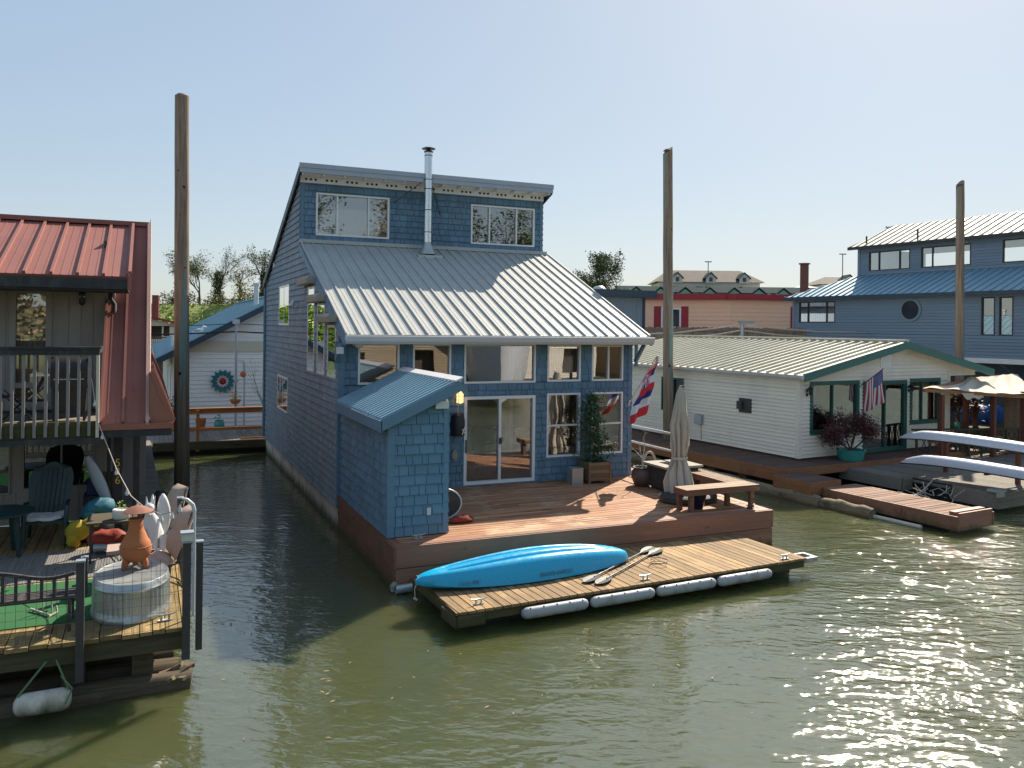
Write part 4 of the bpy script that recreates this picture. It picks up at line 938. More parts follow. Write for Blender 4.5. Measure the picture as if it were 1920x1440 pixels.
for (x0, y0, x1, y1, r, mt, lb) in ((-6, 10.9, .55, 10.95, .17, 'log', 'soaked float log with splintered end under the patio deck edge'), (-6, 11.35, .40, 11.3, .2, 'log', 'dark float log behind the splintered one under the patio deck'), (-5.5, 11.9, .35, 11.8, .22, 'log', 'innermost dark float log under the patio deck')):
    b = MB(); b.tube([(x0+(x1-x0)*i/16, y0+(y1-y0)*i/16, .02+.02*math.sin(i)) for i in range(17)], [r*(1+.06*math.sin(i*2.1)) for i in range(17)], 12); b.wobble(.05, 3)
    b.build('float_log', mt, org=(x1, y1, 0), label=lb, cat='log', group='float logs under the patio deck')
b = MB()
for i in range(10): b.bar((.1+rnd.uniform(0, .2), 10.9+rnd.uniform(-.1, .3), .1), (.35+rnd.uniform(0, .25), 10.85+rnd.uniform(-.1, .4), .22+rnd.uniform(-.1, .05)), .07, .05)
b.wobble(.03, 8); b.build('driftwood', 'logdry', org=(.3, 11, .1), label='broken driftwood scraps at the end of the patio float logs', cat='driftwood')
WK = thing('side_walkway', (0, 17, .8), 'narrow weathered boardwalk running back beside the red roofed house', 'boardwalk')
m = MB(); y = 16.9
while y < 28: m.box(-.55, .36-(y-16.9)*.02, y, y+.135, .76, .80); y += .145
m.build('planks', 'greydock', WK)
m = MB(); m.box(-.5, .2, 17.2, 28, -.1, .75); m.build('float', 'beam', WK)
b = MB(); b.tube([(.36, 18.8, .05), (.36, 18.8, .55), (.36, 18.8, .6)], [.15, .15, .11], 14); b.build('dock_float', 'terracotta' if 0 else 'concrete', org=(.36, 18.8, 0), label='mossy barrel float beside the narrow boardwalk', cat='float')
for (x, y), lb in (((.42, 15.4), 'dark stub post beside the boardwalk before the tall piling'), ((.28, 17.6), 'round topped dark stub post farther back along the boardwalk')):
    b = MB(); b.tube([(x, y, -.3), (x, y, 1.12), (x, y, 1.18)], [.10, .10, .07], 12); b.build('stub_post', 'darkpost', org=(x, y, .3), label=lb, cat='post', group='stub posts by the boardwalk')
for (x, y, z0, z1, w_, lb) in ((-.66, 10.62, .35, 1.72, .085, 'square dark fence post at the near patio corner beside the garden bench'), (-.72, 12.35, .8, 1.32, .075, 'short dark post behind the garden bench by the steel tank'), (.47, 10.60, .45, 1.84, .09, 'dark corner post with a solar lamp on the patio deck'), (.62, 10.72, .50, 1.80, .075, 'outermost dark post at the right corner of the patio deck'), (.50, 13.6, .5, 1.78, .085, 'dark fence post beside the beige cushions on the patio edge')):
    b = thing('fence_post', (x, y, z0), lb, 'post', 'dark patio fence posts')
    m = MB(); m.box(x-w_/2, x+w_/2, y-w_/2, y+w_/2, z0, z1); m.build('post', 'darkpost', b)
    m = MB(); m.box(x-w_/2-.006, x+w_/2+.006, y-w_/2-.006, y+w_/2+.006, z1+.001, z1+.02); m.build('cap', 'fascia_grey', b)
    if 'solar' in lb:
        m = MB(); m.box(x-.075, x+.075, y-.075, y+.075, z1+.11, z1+.13); m.build('lamp_cap', 'fascia_grey', b)
        m = MB(); m.box(x-.06, x+.06, y-.06, y+.06, z1+.025, z1+.108); m.build('lamp_glass', 'leds', b)
FN = thing('wire_fence', (.5, 10.6, .8), 'thin wire mesh fence along the patio deck edge', 'wire fence')
def mesh_panel(p, q, z0, z1, s_=.10):
    m = MB(); p, q = Vector(p), Vector(q); L = (q-p).length; d_ = (q-p)/L; n = int(L/s_)
    for i in range(n+1): m.tube([p+d_*i*s_+Vector((0, 0, z0)), p+d_*i*s_+Vector((0, 0, z1))], .0022, 3, cap=False)
    for j in range(int((z1-z0)/s_)+1): m.tube([p+Vector((0, 0, z0+j*s_)), q+Vector((0, 0, z0+j*s_))], .0022, 3, cap=False)
    m.build('wire_panel', 'steel_dark', FN)
mesh_panel((-.62, 10.64, 0), (.43, 10.64, 0), .82, 1.65); mesh_panel((-3.0, 10.64, 0), (-.70, 10.64, 0), .82, 1.62); mesh_panel((.50, 10.66, 0), (.50, 13.56, 0), .82, 1.65)
P = thing('bent_pipe', (.58, 10.95, .8), 'grey pipe with curved top holding the string lights', 'pipe')
m = MB(); m.tube([(.57, 11.0, .82), (.57, 11.0, 2.12)], .018, 10); m.tube([(.57, 11.0, 2.12), (.55, 11.0, 2.20), (.48, 11.0, 2.27), (.42, 11.0, 2.29)], [.024, .026, .022, .012], 10); m.build('pipe', 'gutter', P)
# string lights
SL = thing('string_lights', (0, 12, 2.5), 'string of clear bulbs swagging from the balcony to the bent pipe', 'string lights')
pts = []; K1 = [(-.80, 14.88, 3.55), (-.70, 14.86, 2.85), (-.40, 14.0, 2.22), (-.18, 13.0, 1.98), (.0, 12.4, 1.92), (.20, 11.6, 1.98), (.36, 11.2, 2.1), (.45, 11.0, 2.28)]
for a_, b2 in zip(K1, K1[1:]):
    for i in range(4): pts.append(Vector(a_).lerp(Vector(b2), i/4))
m = MB(); m.tube(pts, .007, 5); m.build('cord', 'rope', SL)
for i in range(2, len(pts)-1, 3):
    p_ = pts[i]; m = MB(); m.lathe([(.012, 0), (.012, -.03), (.026, -.06), (.024, -.085), (.006, -.10)], p_, 10); m.build('bulb', 'bulb', SL)
# tank
T = thing('stock_tank', (-.14, 11.62, .8), 'oval galvanised stock tank turned upside down on the patio deck', 'tank')
m = MB(); fl_ = lambda t, z: 1+(.016*math.cos(44*t) if .92 < z < 1.17 else 0)
m.lathe([(.462, .80), (.472, .82), (.468, .86), (.452, .90), (.452, .93), (.445, 1.15), (.45, 1.175), (.455, 1.19), (.44, 1.22), (.435, 1.26), (.425, 1.275), (.40, 1.262), (.01, 1.255)], (-.14, 11.62, 0), 180, sy=1.38, fold=fl_, capt=False); m.build('tank', 'galv', T)
CH = thing('chiminea', (-.1, 11.85, 1.26), 'terracotta chiminea on three feet on the steel tank', 'chiminea')
m = MB(); m.lathe([(.06, 1.34), (.13, 1.36), (.185, 1.44), (.195, 1.52), (.175, 1.60), (.15, 1.635), (.125, 1.70), (.095, 1.76), (.085, 1.84), (.082, 1.88), (.092, 1.885), (.092, 1.905), (.07, 1.905), (.065, 1.80)], (-.1, 11.85, 0), 32); m.lathe([(.197, 1.545), (.20, 1.55), (.195, 1.556)], (-.1, 11.85, 0), 32, capt=False); m.build('body', 'terracotta', CH)
for a_ in (200, 330, 90):
    t = R(a_); m = MB(); m.tube([(-.1+.09*math.cos(t), 11.85+.09*math.sin(t), 1.40), (-.1+.13*math.cos(t), 11.85+.13*math.sin(t), 1.33), (-.1+.145*math.cos(t), 11.85+.145*math.sin(t), 1.265)], [.06, .045, .035], 12); m.build('foot', 'terracotta', CH)
m = MB(); m.lathe([(.185, 1.99), (.19, 1.995), (.10, 2.045), (.01, 2.075)], (-.08, 11.85, 0), 30); lid = m.build('lid', 'rusty', CH)
m = MB()
for a_ in (0, 120, 240): t = R(a_); m.tube([(-.1+.075*math.cos(t), 11.85+.075*math.sin(t), 1.89), (-.09+.1*math.cos(t), 11.85+.1*math.sin(t), 2.01)], .005, 5)
m.build('lid_support', 'steel_dark', lid)
# gargoyle statue
G = thing('gargoyle_statue', (.10, 13.0, 1.15), 'white winged crouching gargoyle statue behind the chiminea', 'statue')
gx, gy, gz = .10, 13.0, 1.16
m = MB()
m.tube([(gx+.02, gy, gz+.05), (gx+.03, gy+.03, gz+.25), (gx-.02, gy, gz+.46), (gx-.03, gy-.02, gz+.56)], [.12, .13, .105, .06], 16)
m.ball((gx-.04, gy-.05, gz+.64), .075, 14, 1, 1.1, 1); m.tube([(gx-.05, gy-.1, gz+.63), (gx-.07, gy-.17, gz+.60)], [.045, .03], 10)
for s_ in (-1, 1):
    m.tube([(gx-.03+s_*.04, gy-.04, gz+.70), (gx-.02+s_*.06, gy-.02, gz+.80)], [.02, .004], 8)
    m.tube([(gx-.02+s_*.09, gy, gz+.45), (gx-.03+s_*.09, gy-.10, gz+.28), (gx-.03+s_*.07, gy-.13, gz+.06)], [.05, .04, .035], 10)
    m.tube([(gx+.03+s_*.10, gy+.02, gz+.12), (gx+.03+s_*.13, gy-.10, gz+.22), (gx+.02+s_*.12, gy-.10, gz+.03)], [.08, .06, .045], 10)
    m.ball((gx+.0+s_*.09, gy-.15, gz+.03), .05, 10, 1, 1.3, .7)
m.wobble(.008, 14); m.build('body', 'stone_white', G)
for s_, tl in ((-1, 0), (1, .12)):
    m = MB(); out = [(0, .36), (.005, .50), (.02, .63), (.045, .74), (.08, .80), (.11, .80), (.14, .755), (.17, .68), (.195, .59), (.205, .49), (.20, .39), (.18, .30), (.15, .22), (.11, .17), (.06, .16), (.02, .24)]
    cxw, czw = .10, .48
    m.loft([[(gx+.05+(cxw+(x-cxw)*k_)*(1 if s_ > 0 else -.45), gy+.08+x*.25+dy_, gz+czw+(z-czw)*k_) for x, z in out] for dy_, k_ in ((-.02, .80), (.0, .95), (.025, 1.), (.05, .95), (.07, .8))])
    for k_ in range(4): m.tube([(gx+.05+.02*(1 if s_ > 0 else -.35), gy+.075, gz+.42), (gx+.05+(.05+.045*k_)*(1 if s_ > 0 else -.35), gy+.08+.03*k_, gz+.74-.12*k_)], .008, 6)
    m.build('wing', 'stone_white', G)
b = thing('side_table', (.1, 13.05, .8), 'low wooden table carrying the white gargoyle statue', 'table')
m = MB(); m.box(-.18, .38, 12.85, 13.35, 1.12, 1.155); m.build('table_top', 'dockwood', b)
for x in (-.14, .34):
    for y in (12.9, 13.3): m = MB(); m.box(x-.02, x+.02, y-.02, y+.02, .8, 1.12); m.build('leg', 'beam', b)
def cushion_chair(x, y, rz, lean, lab):
    c = thing('lounge_chair', (x, y, .8), lab, 'chair', 'beige cushioned folding chairs')
    m = MB()
    def pad(p0, a_, b2, th):
        a_, b2 = Vector(a_), Vector(b2); n_ = a_.cross(b2).normalized(); g_ = []
        N = 10; top = [[Vector(p0)+a_*(i/N)+b2*(j/N)+n_*th*(max(0, math.sin(math.pi*i/N)*math.sin(math.pi*j/N))**.35+.0)*1.6*(1-.25*math.exp(-((j/N-.5)/.03)**2)) for j in range(N+1)] for i in range(N+1)]
        bot = [[Vector(p0)+a_*(i/N)+b2*(j/N)-n_*th*.5*(max(0, math.sin(math.pi*i/N)*math.sin(math.pi*j/N))**.35) for j in range(N+1)] for i in range(N+1)]
        for G_, fl2 in ((top, 0), (bot, 1)):
            V = [[m.b.verts.new(p) for p in r] for r in G_]
            for i in range(N):
                for j in range(N):
                    q = (V[i][j], V[i+1][j], V[i+1][j+1], V[i][j+1]); f = m.b.faces.new(q if not fl2 else q[::-1]); f.smooth = True
    pad((x-.24, y+.20, 1.22), (.48, 0, 0), (0, lean, .66), .10); pad((x-.24, y-.28, 1.16), (.48, 0, 0), (0, .48, .02), .09)
    bmesh.ops.remove_doubles(m.b, verts=m.b.verts[:], dist=.0005); m.rot(rz, 'Z', (x, y, 0)); m.build('cushion', 'cushion', c)
    m = MB()
    for s_ in (-.22, .22):
        m.tube([(x+s_, y-.32, .82), (x+s_, y+.22, 1.2), (x+s_, y+.2+lean*.8, 1.85)], .011, 6); m.tube([(x+s_, y+.34, .82), (x+s_, y-.28, 1.16)], .011, 6)
    m.tube([(x-.22, y-.32, .82), (x+.22, y-.32, .82)], .011, 6); m.tube([(x-.22, y+.34, .82), (x+.22, y+.34, .82)], .011, 6)
    m.rot(rz, 'Z', (x, y, 0)); m.build('frame', 'steel_dark', c); return c
cushion_chair(.16, 12.35, R(-80), .26, 'beige cushioned folding chair nearest the patio corner post')
cushion_chair(.16, 14.0, R(-70), .22, 'beige cushioned chair partly hidden behind the gargoyle statue')
b = thing('folding_stool', (-.30, 13.0, .8), 'small beige padded seat just left of the chiminea', 'seat')
m = MB(); m.box(-.48, -.16, 12.85, 13.25, 1.20, 1.25); m.wobble(.01, 5); m.build('seat', 'cushion', b)
m = MB()
for y in (12.9, 13.2): m.tube([(-.46, y, .81), (-.18, y, 1.2)], .009, 5); m.tube([(-.18, y, .81), (-.46, y, 1.2)], .009, 5)
m.build('leg', 'steel_dark', b)
b = thing('patio_table', (-.55, 14.1, .8), 'thin weathered rectangular table with a white plant pot on it', 'table')
m = MB(); m.box(-.80, -.10, 13.9, 14.6, 1.40, 1.43); m.build('table_top', 'beam', b)
for x in (-.74, -.16):
    for y in (13.95, 14.55): m = MB(); m.box(x-.015, x+.015, y-.015, y+.015, .8, 1.4); m.build('leg', 'steel_dark', b)
b = thing('potted_plant', (-.33, 14.1, 1.43), 'small green sprout in a round white pot on the thin patio table', 'potted plant')
m = MB(); m.lathe([(.10, 0), (.125, .03), (.125, .14), (.11, .15), (.10, .13)], (-.33, 14.1, 1.431), 20); m.build('pot', 'stone_white', b)
m = MB(); leaves(m, [(-.33, 14.1, 1.62), (-.35, 14.1, 1.68), (-.30, 14.1, 1.60)], 8, .025, .03); m.build('leaves', 'leaf_green', b)
b = thing('garden_bench', (-1.6, 11.4, .8), 'dark garden bench with curved slatted back at the bottom left', 'bench')
m = MB()
crv = lambda x: 1.50+.055*math.cos((x+1.62)*math.pi/.62)
xs = [-2.9+i*.05 for i in range(44)]
for i in range(len(xs)-1): m.bar((xs[i], 11.05, crv(xs[i])), (xs[i+1]+.004, 11.05, crv(xs[i+1])), .035, .04)
m.box(-2.9, -.75, 11.035, 11.065, 1.19, 1.225)
for i in range(17):
    x = -.83-i*.13; m.box(x-.018, x+.018, 11.04, 11.06, 1.226, crv(x)-.01)
m.build('backrest', 'darkpost', b)
m = MB()
for i in range(7): m.box(-2.9, -.75, 11.10+i*.062, 11.10+i*.062+.04, 1.16, 1.18)
for x in (-1.33, -2.0): m.box(x-.03, x+.03, 11.09, 11.53, 1.181, 1.187)
m.build('seat', 'darkpost', b)
for x in (-.80, -2.1, -2.85):
    for y in (11.05, 11.5): m = MB(); m.box(x-.02, x+.02, y-.02, y+.02, .8, 1.16); m.build('leg', 'darkpost', b)
b = MB(); b.box(-3.4, -.42, 11.35, 13.15, .802, .812); b.build('turf_rug', 'turf', org=(-1.5, 12, .8), label='bright green artificial turf rug on the patio deck beneath the garden bench', cat='rug')
b = MB(); x = -3.4
while x < .35: b.box(x, x+.03, 13.25, 14.9, .802, .812); x += .037
b.build('striped_mat', 'matting', org=(-1.5, 14, .8), label='grey finely striped mat on the patio between turf and chairs', cat='mat')
c = thing('plastic_chair', (-1.5, 15.6, .8), 'dark green high backed plastic chair under the balcony', 'chair')
cx, cy = -1.48, 15.6
m = MB(); rows = []
for j in range(11):
    t = j/10; z = 1.22+t*.85; y = cy+.22+t*.22; w_ = .27+.06*math.sin(t*math.pi*.7) if t < .8 else .31*math.sqrt(max(0, 1-((t-.8)/.205)**2))
    rows.append([(cx+.06*t+w_*(i/5-1), y-.05*(i/5-1)**2, z) for i in range(11)])
m.loft(rows+[[(p[0], p[1]+.02, p[2]) for p in r] for r in rows[::-1]], close=False, cap=False)
for k_ in range(7): m.bar((cx-.2+k_*.067, cy+.20, 1.25), (cx-.17+k_*.075, cy+.40, 1.98), .012, .02)
m.build('backrest', 'green_plastic', c)
m = MB(); m.box(cx-.27, cx+.27, cy-.28, cy+.24, 1.17, 1.21); m.build('seat', 'green_plastic', c)
for s_ in (-1, 1):
    m = MB(); m.tube([(cx+s_*.29, cy-.32, .82), (cx+s_*.30, cy-.27, 1.2), (cx+s_*.31, cy-.2, 1.42), (cx+s_*.31, cy, 1.46), (cx+s_*.30, cy+.3, 1.42)], [.028, .034, .036, .03, .03], 8); m.build('armrest', 'green_plastic', c)
    m = MB(); m.tube([(cx+s_*.25, cy+.3, 1.2), (cx+s_*.30, cy+.42, .82)], .028, 8); m.build('leg', 'green_plastic', c)
m = MB(); m.box(cx-.25, cx+.24, cy-.25, cy+.2, 1.213, 1.27); bmesh.ops.subdivide_edges(m.b, edges=m.b.edges[:], cuts=5, use_grid_fill=True); m.wobble(.05, 6); m.build('seat_cushion', 'stone_white', c)
c = thing('plastic_table', (-2.1, 15.1, .8), 'dark green round plastic patio table at the left edge', 'table')
m = MB(); m.lathe([(.46, 1.46), (.50, 1.475), (.50, 1.50), (.47, 1.51), (.01, 1.51)], (-2.08, 14.95, 0), 36); m.build('table_top', 'green_plastic', c)
for a_ in (-30, 60, 150, 240):
    t = R(a_); m = MB(); m.tube([(-2.08+.3*math.cos(t), 14.95+.3*math.sin(t), 1.46), (-2.08+.36*math.cos(t), 14.95+.36*math.sin(t), .81)], [.05, .035], 8); m.build('leg', 'green_plastic', c)
def lump(name, parts, mat, org, label, cat, wob=.05):
    b = MB()
    for (x, y, z, r, sx, sy, sz) in parts: b.ball((x, y, z), r, 16, sx, sy, sz, m=10)
    b.wobble(wob, 6); b.wobble(wob*.5, 15); return b.build(name, mat, org=org, label=label, cat=cat)
lump('yellow_bag', [(-.97, 15.1, 1.07, .15, 1.3, 1, 1.1), (-.80, 15.1, 1.2, .10, 1.3, 1, .8), (-1.04, 15.0, .93, .10, .9, .9, 1.2)], 'yellow', (-1, 15.1, .8), 'yellow and black nylon bag piled beside the green chair', 'bag')
lump('teal_bag', [(-.70, 15.5, 1.36, .17, 1.5, 1, .8), (-.84, 15.4, 1.25, .1, 1, 1, 1)], 'teal', (-.7, 15.5, 1.2), 'teal nylon bag on top of the pile under the balcony', 'bag')
lump('red_bag', [(-.52, 14.6, 1.02, .2, 1.5, 1, .75)], 'redcloth', (-.5, 14.6, .8), 'dark red bag stowed under the thin patio table', 'bag')
lump('dark_bag', [(-.78, 15.5, 1.0, .24, 1.4, 1, 1.0), (-1.05, 15.25, .88, .1, 1, 1, 1)], 'black', (-.8, 15.5, .8), 'black bag at the bottom of the pile under the balcony', 'bag', .04)
b = MB(); b.tube([(-.72, 14.45, .93), (-.28, 14.4, .93)], .06, 14); b.build('rolled_mat', 'fascia_grey', org=(-.5, 14.4, .8), label='rolled grey mat lying under the thin patio table', cat='mat')
b = MB(); b.par((-.82, 16.35, .82), (.26, 0, 0), (.12, .1, .95), (0, .12, 0)); b.build('cardboard_box', 'cardboard', org=(-.7, 16.4, .8), label='tall brown cardboard box leaning against the house number post', cat='box')
b = MB(); b.box(-.95, -.62, 16.55, 16.95, 1.36, 1.56); b.box(-.93, -.64, 16.54, 16.55, 1.50, 1.53); b.build('cooler', 'cooler', org=(-.8, 16.7, 1.3), label='dark blue cooler on a stand behind the cardboard box', cat='cooler')
b = MB(); b.box(-1.0, -.6, 16.5, 17.0, .8, 1.35); b.build('storage_stand', 'darkpost', org=(-.8, 16.7, .8), label='dark low cabinet carrying the blue cooler', cat='cabinet')
b = MB(); rr_ = []
for i in range(13):
    t = i/12; w_ = .10*math.sin(math.pi*min(1, t*.9+.08))**.6; c_ = Vector((-.92+.40*t, 16.1, 2.12-.95*t)); n_ = Vector((.8, 0, .42)).normalized()
    rr_.append([c_+n_*w_*math.cos(a_)+Vector((0, .035*math.sin(a_), 0)) for a_ in [k_*math.pi/5 for k_ in range(10)]])
b.loft(rr_); b.build('surfboard', 'fascia_grey', org=(-.7, 16.1, 1.0), label='pale narrow board leaning diagonally against the house number post', cat='board')
# barrel fender
b = thing('fender', (-1.0, 10.7, .1), 'grimy white cylindrical fender hanging on cords below the patio deck', 'fender')
m = MB(); m.tube([(-1.30, 10.55, .20), (-1.27, 10.55, .20), (-1.20, 10.55, .2), (-.82, 10.53, .215), (-.76, 10.53, .22), (-.73, 10.53, .22)], [.05, .10, .125, .125, .10, .05], 20); m.build('body', 'concrete', b)
m = MB(); m.tube([(-1.26, 10.53, .31), (-1.0, 10.70, .60)], .012, 6); m.tube([(-.76, 10.5, .33), (-.90, 10.7, .60)], .012, 6); m.tube([(-.78, 10.41, .2), (-.72, 10.45, .35), (-.84, 10.6, .45)], .010, 6); m.build('cord', 'greencord', b)
cleat('cleat', .25, 11.0, .802, 'grey cleat on the patio deck right of the steel tank', R(8))
b = MB(); b.tube([(-1.3, 11.95, .84), (-1.05, 11.62, .83), (-.98, 11.7, .84), (-1.0, 11.76, .9)], .014, 6); b.tube([(-1.15, 11.85, .82), (-1.15, 11.85, 1.05)], .010, 5); b.tube([(-1.05, 11.8, .82), (-1.05, 11.8, 1.05)], .01, 5)
b.build('garden_ornament', 'rope', org=(-1.15, 11.8, .8), label='thin pale wire ornament on the turf under the garden bench', cat='ornament')
# ================================================================ HOUSE WITH BLUE ROOF (behind, left)
frame()
BH = thing('blue_roofed_house', (5.2, 34, .5), 'white lap sided floating house with bright blue metal roof behind the tall piling', 'house')
bx0, bx1, rx, ez, rz_ = .95, 9.5, 5.2, 3.1, 5.73
bs = .54
cl = [((.33, 34, 3.0), (-bs, 0, 1)), ((10.07, 34, 3.0), (bs, 0, 1))]
m = MB(); wallskin(m, 'y-', 34, bx0, bx1, .45, 5.7, [], kind='lap', course=.165, clips=cl); m.build('front_wall', 'white', BH)
m = MB(); wallskin(m, 'x-', bx0, 34, 54, .45, 3.25, [(36, 36.9, 1.3, 2.6), (41, 42, 1.3, 2.6)], kind='lap', course=.165); m.build('left_wall', 'lap_white', BH)
window(BH, 'x-', bx0, 36, 36.9, 1.3, 2.6, mat='white'); window(BH, 'x-', bx0, 41, 42, 1.3, 2.6, mat='white')
m = MB(); m.box(bx0, bx1, 33.93, 33.975, 3.36, 3.78); m.build('belly_band', 'curtain', BH)
m = MB(); m.box(bx0-.01, bx0+.12, 33.94, 33.978, .5, 3.3); m.box(bx0-.035, bx0-.001, 33.95, 34.1, .5, 3.2); m.build_each('corner_trim', 'white', BH)
m = MB(); hy = math.hypot(rx-.33, (rx-.33)*bs)
seam(m, (.33, 33.5, ez), (0, 1, 0), (1, 0, bs), 20.5, hy, .42); m.build('left_roof', 'roof_blue', BH)
m = MB(); seam(m, (10.07, 33.5, ez), (0, 1, 0), (-1, 0, bs), 20.5, hy, .42); m.build('right_roof', 'roof_blue', BH)
m = MB(); m.par((.30, 33.44, ez-.24), (rx-.3, 0, (rx-.3)*bs), (0, .05, 0), (0, 0, .24)); m.par((10.1, 33.44, ez-.24), (rx-10.1, 0, (10.1-rx)*bs), (0, .05, 0), (0, 0, .24)); m.box(.26, .32, 33.46, 54, ez-.22, ez-.02); m.build('fascia', 'darkblue', BH)
m = MB(); m.box(rx-.12, rx+.12, 33.5, 54, rz_+.0, rz_+.06); m.build('ridge_cap', 'roof_blue', BH)
m = MB(); m.tube([(4.3, 37, 5.1), (4.3, 37, 6.15)], .10, 12); m.tube([(4.3, 37, 6.1), (4.3, 37, 6.22)], .15, 12); m.tube([(1.0, 37.5, 3.4), (1.0, 37.5, 3.95)], .07, 10); m.build('roof_vent', 'gutter', BH)
m = MB(); m.box(bx0+.1, bx1-.1, 34.1, 53.8, -.2, .44); m.build('float', 'beam', BH)
G = thing('gangway', (0, 30, .45), 'grey plank dock with orange wooden railing in front of the blue roofed house', 'dock')
m = MB(); x = -2.6
while x < 14: m.box(x, x+.135, 29.9, 33.9, .42, .46); x += .145
m.build('planks', 'greydock', G)
m = MB(); m.box(-2.6, 14, 29.83, 29.89, .18, .45); m.build('rim_beam', 'beam', G)
m = MB(); m.box(-2.6, 14, 30.4, 33.6, -.2, .41); m.build('float', 'black', G)
m = MB(); m.box(-2.6, 14, 29.93, 30.08, 1.52, 1.57); m.box(-2.6, 14, 29.96, 30.0, 1.38, 1.515); m.box(-2.6, 14, 29.96, 30.0, .80, .90); m.box(3.0, 14, 29.96, 30.0, .47, .52); m.build('rail', 'orange', G)
for x in (-.6, 1.62, 4.9):
    m = MB(); m.box(x-.05, x+.05, 29.84, 29.925, .12, 1.515); m.build('post', 'orange', G)
b = MB()
P12 = []
for rr_, n_, w_, y_, mt in ((.50, 14, .11, 33.86, 0), (.27, 12, .055, 33.83, 1)):
    for i in range(n_):
        t = 2*math.pi*i/n_; c_ = Vector((2.72+rr_*.62*math.cos(t), y_, 2.22+rr_*.62*math.sin(t))); d_ = Vector((math.cos(t), 0, math.sin(t))); s_ = Vector((-d_.z, 0, d_.x)); b.mi = mt
        b.poly([c_-d_*rr_*.36, c_-s_*w_, c_+d_*rr_*.30+Vector((0, -.04, 0)), c_+s_*w_]); b.poly([c_-d_*rr_*.2+Vector((0, .015, 0))-s_*w_, c_+Vector((0, .015, 0))+d_*rr_*.36, c_-d_*rr_*.2+Vector((0, .015, 0))+s_*w_])
b.mi = 2; b.ball((2.72, 33.82, 2.22), .13, 14, 1, .3, 1)
M['tealpetal'] = paint('teal_petal', (.01, .16, .18), .6); M['pinkpetal'] = paint('pale_pink_petal', (.6, .42, .45), .6); M['maroon'] = paint('maroon', (.22, .015, .03), .6)
b.build('flower_ornament', ['tealpetal', 'pinkpetal', 'maroon'], org=(2.72, 33.85, 2.2), label='big teal metal flower with pink centre on the white siding', cat='flower ornament', fixn=False)
c = thing('hanging_basket', (2.98, 31.6, 1.6), 'hanging basket of yellow and red flowers in front of the teal flower', 'hanging basket')
m = MB(); m.lathe([(.02, 1.52), (.14, 1.56), (.20, 1.68), (.19, 1.70)], (2.98, 31.6, 0), 16); m.build('basket', 'orange', c)
M['yfl'] = paint('yellow_flower', (.6, .5, .05), .7); M['rfl'] = paint('red_flower', (.5, .02, .06), .7)
m = MB(); leaves(m, [(2.98+rnd.gauss(0, .09), 31.6, 1.80+rnd.gauss(0, .06)) for _ in range(20)], 6, .03, .03); m.build('yellow_flowers', 'yfl', c)
m = MB(); leaves(m, [(2.86+rnd.gauss(0, .1), 31.6, 1.97+rnd.gauss(0, .05)) for _ in range(9)], 5, .03, .03); m.build('red_flowers', 'rfl', c)
m = MB(); m.tube([(2.98, 31.6, 1.7), (2.98, 31.62, 2.3), (3.1, 31.65, 2.4)], .01, 5); m.build('hanger', 'wire', c)
b = thing('utility_pole', (3.0, 31.8, -.5), 'thin grey metal utility pole with wires before the blue roofed house', 'pole')
m = MB(); m.tube([(3.02, 31.8, -.5), (3.0, 31.8, 4.62)], .045, 10); m.tube([(3.28, 31.5, .46), (3.28, 31.5, 3.08)], .032, 8); m.bar((3.0, 31.7, 3.12), (3.3, 31.5, 3.10), .03, .03); m.build('shaft', 'fascia_grey', b)
m = MB(); m.box(2.88, 3.12, 31.74, 31.86, 4.45, 4.62); m.build('cap_box', 'gutter', b)
for z0, z1, lb, r_ in ((4.40, 4.52, 'upper thin overhead wire before the blue roofed house', .013), (4.12, 4.22, 'lower thick twisted overhead wire before the blue roofed house', .026)):
    b = MB(); pts = [Vector((-3+12*i/24, 31.8, z0+(z1-z0)*i/24-.10*math.sin(math.pi*((i/24*12-3-3)/6 if i > 12 else (i/12))))) for i in range(25)]
    b.tube(pts, r_, 5); b.build('overhead_wire', 'wire', org=(3, 31.8, 4), label=lb, cat='wire', group='overhead wires')
b = MB(); b.lathe([(.09, 0), (.17, .10), (.19, .20), (.15, .32), (.17, .36), (.13, .36)], (2.55, 33.0, .462), 20); leaves(b, [(2.55, 33, .9)], 14, .07, .08)
b.build('glazed_pot', 'turquoise', org=(2.55, 33, .46), label='green and dark glazed pot on the gangway below the teal flower', cat='pot')
b = MB(); b.lathe([(.13, 0), (.20, .40), (.17, .42)], (1.9, 33.2, .462), 14); b.build('clay_pot', 'terracotta', org=(1.9, 33.2, .46), label='clay pot on the gangway left of the glazed pot', cat='pot')
b = MB(); b.ball((3.23, 31.45, 2.62), .11, 14); b.tube([(3.23, 31.45, 2.7), (3.22, 31.5, 3.1)], .006, 4); b.build('glass_float', 'terracotta', org=(3.23, 31.45, 2.6), label='round coppery glass ball hanging from the double pole', cat='ornament')
tw = thing('young_tree', (4.3, 32.6, .46), 'thin bare young tree on the gangway against the white siding', 'tree')
m = MB(); tp = []; branch(m, (4.35, 32.6, .46), (-.1, 0, 1), 1.1, .03, 4, tp, random.Random(12), .18, (1, 3), .1, .68, .6); m.build('trunk', 'bark', tw)
b = MB(); leaves(b, [(.98+rnd.gauss(0, .15), 33.2+rnd.gauss(0, .2), 1.0+rnd.random()*.7) for _ in range(30)], 8, .06, .08); b.build('shrub', 'leaf_ivy', org=(.98, 33.2, .46), label='dark green shrub at the left corner of the blue roofed house', cat='shrub')
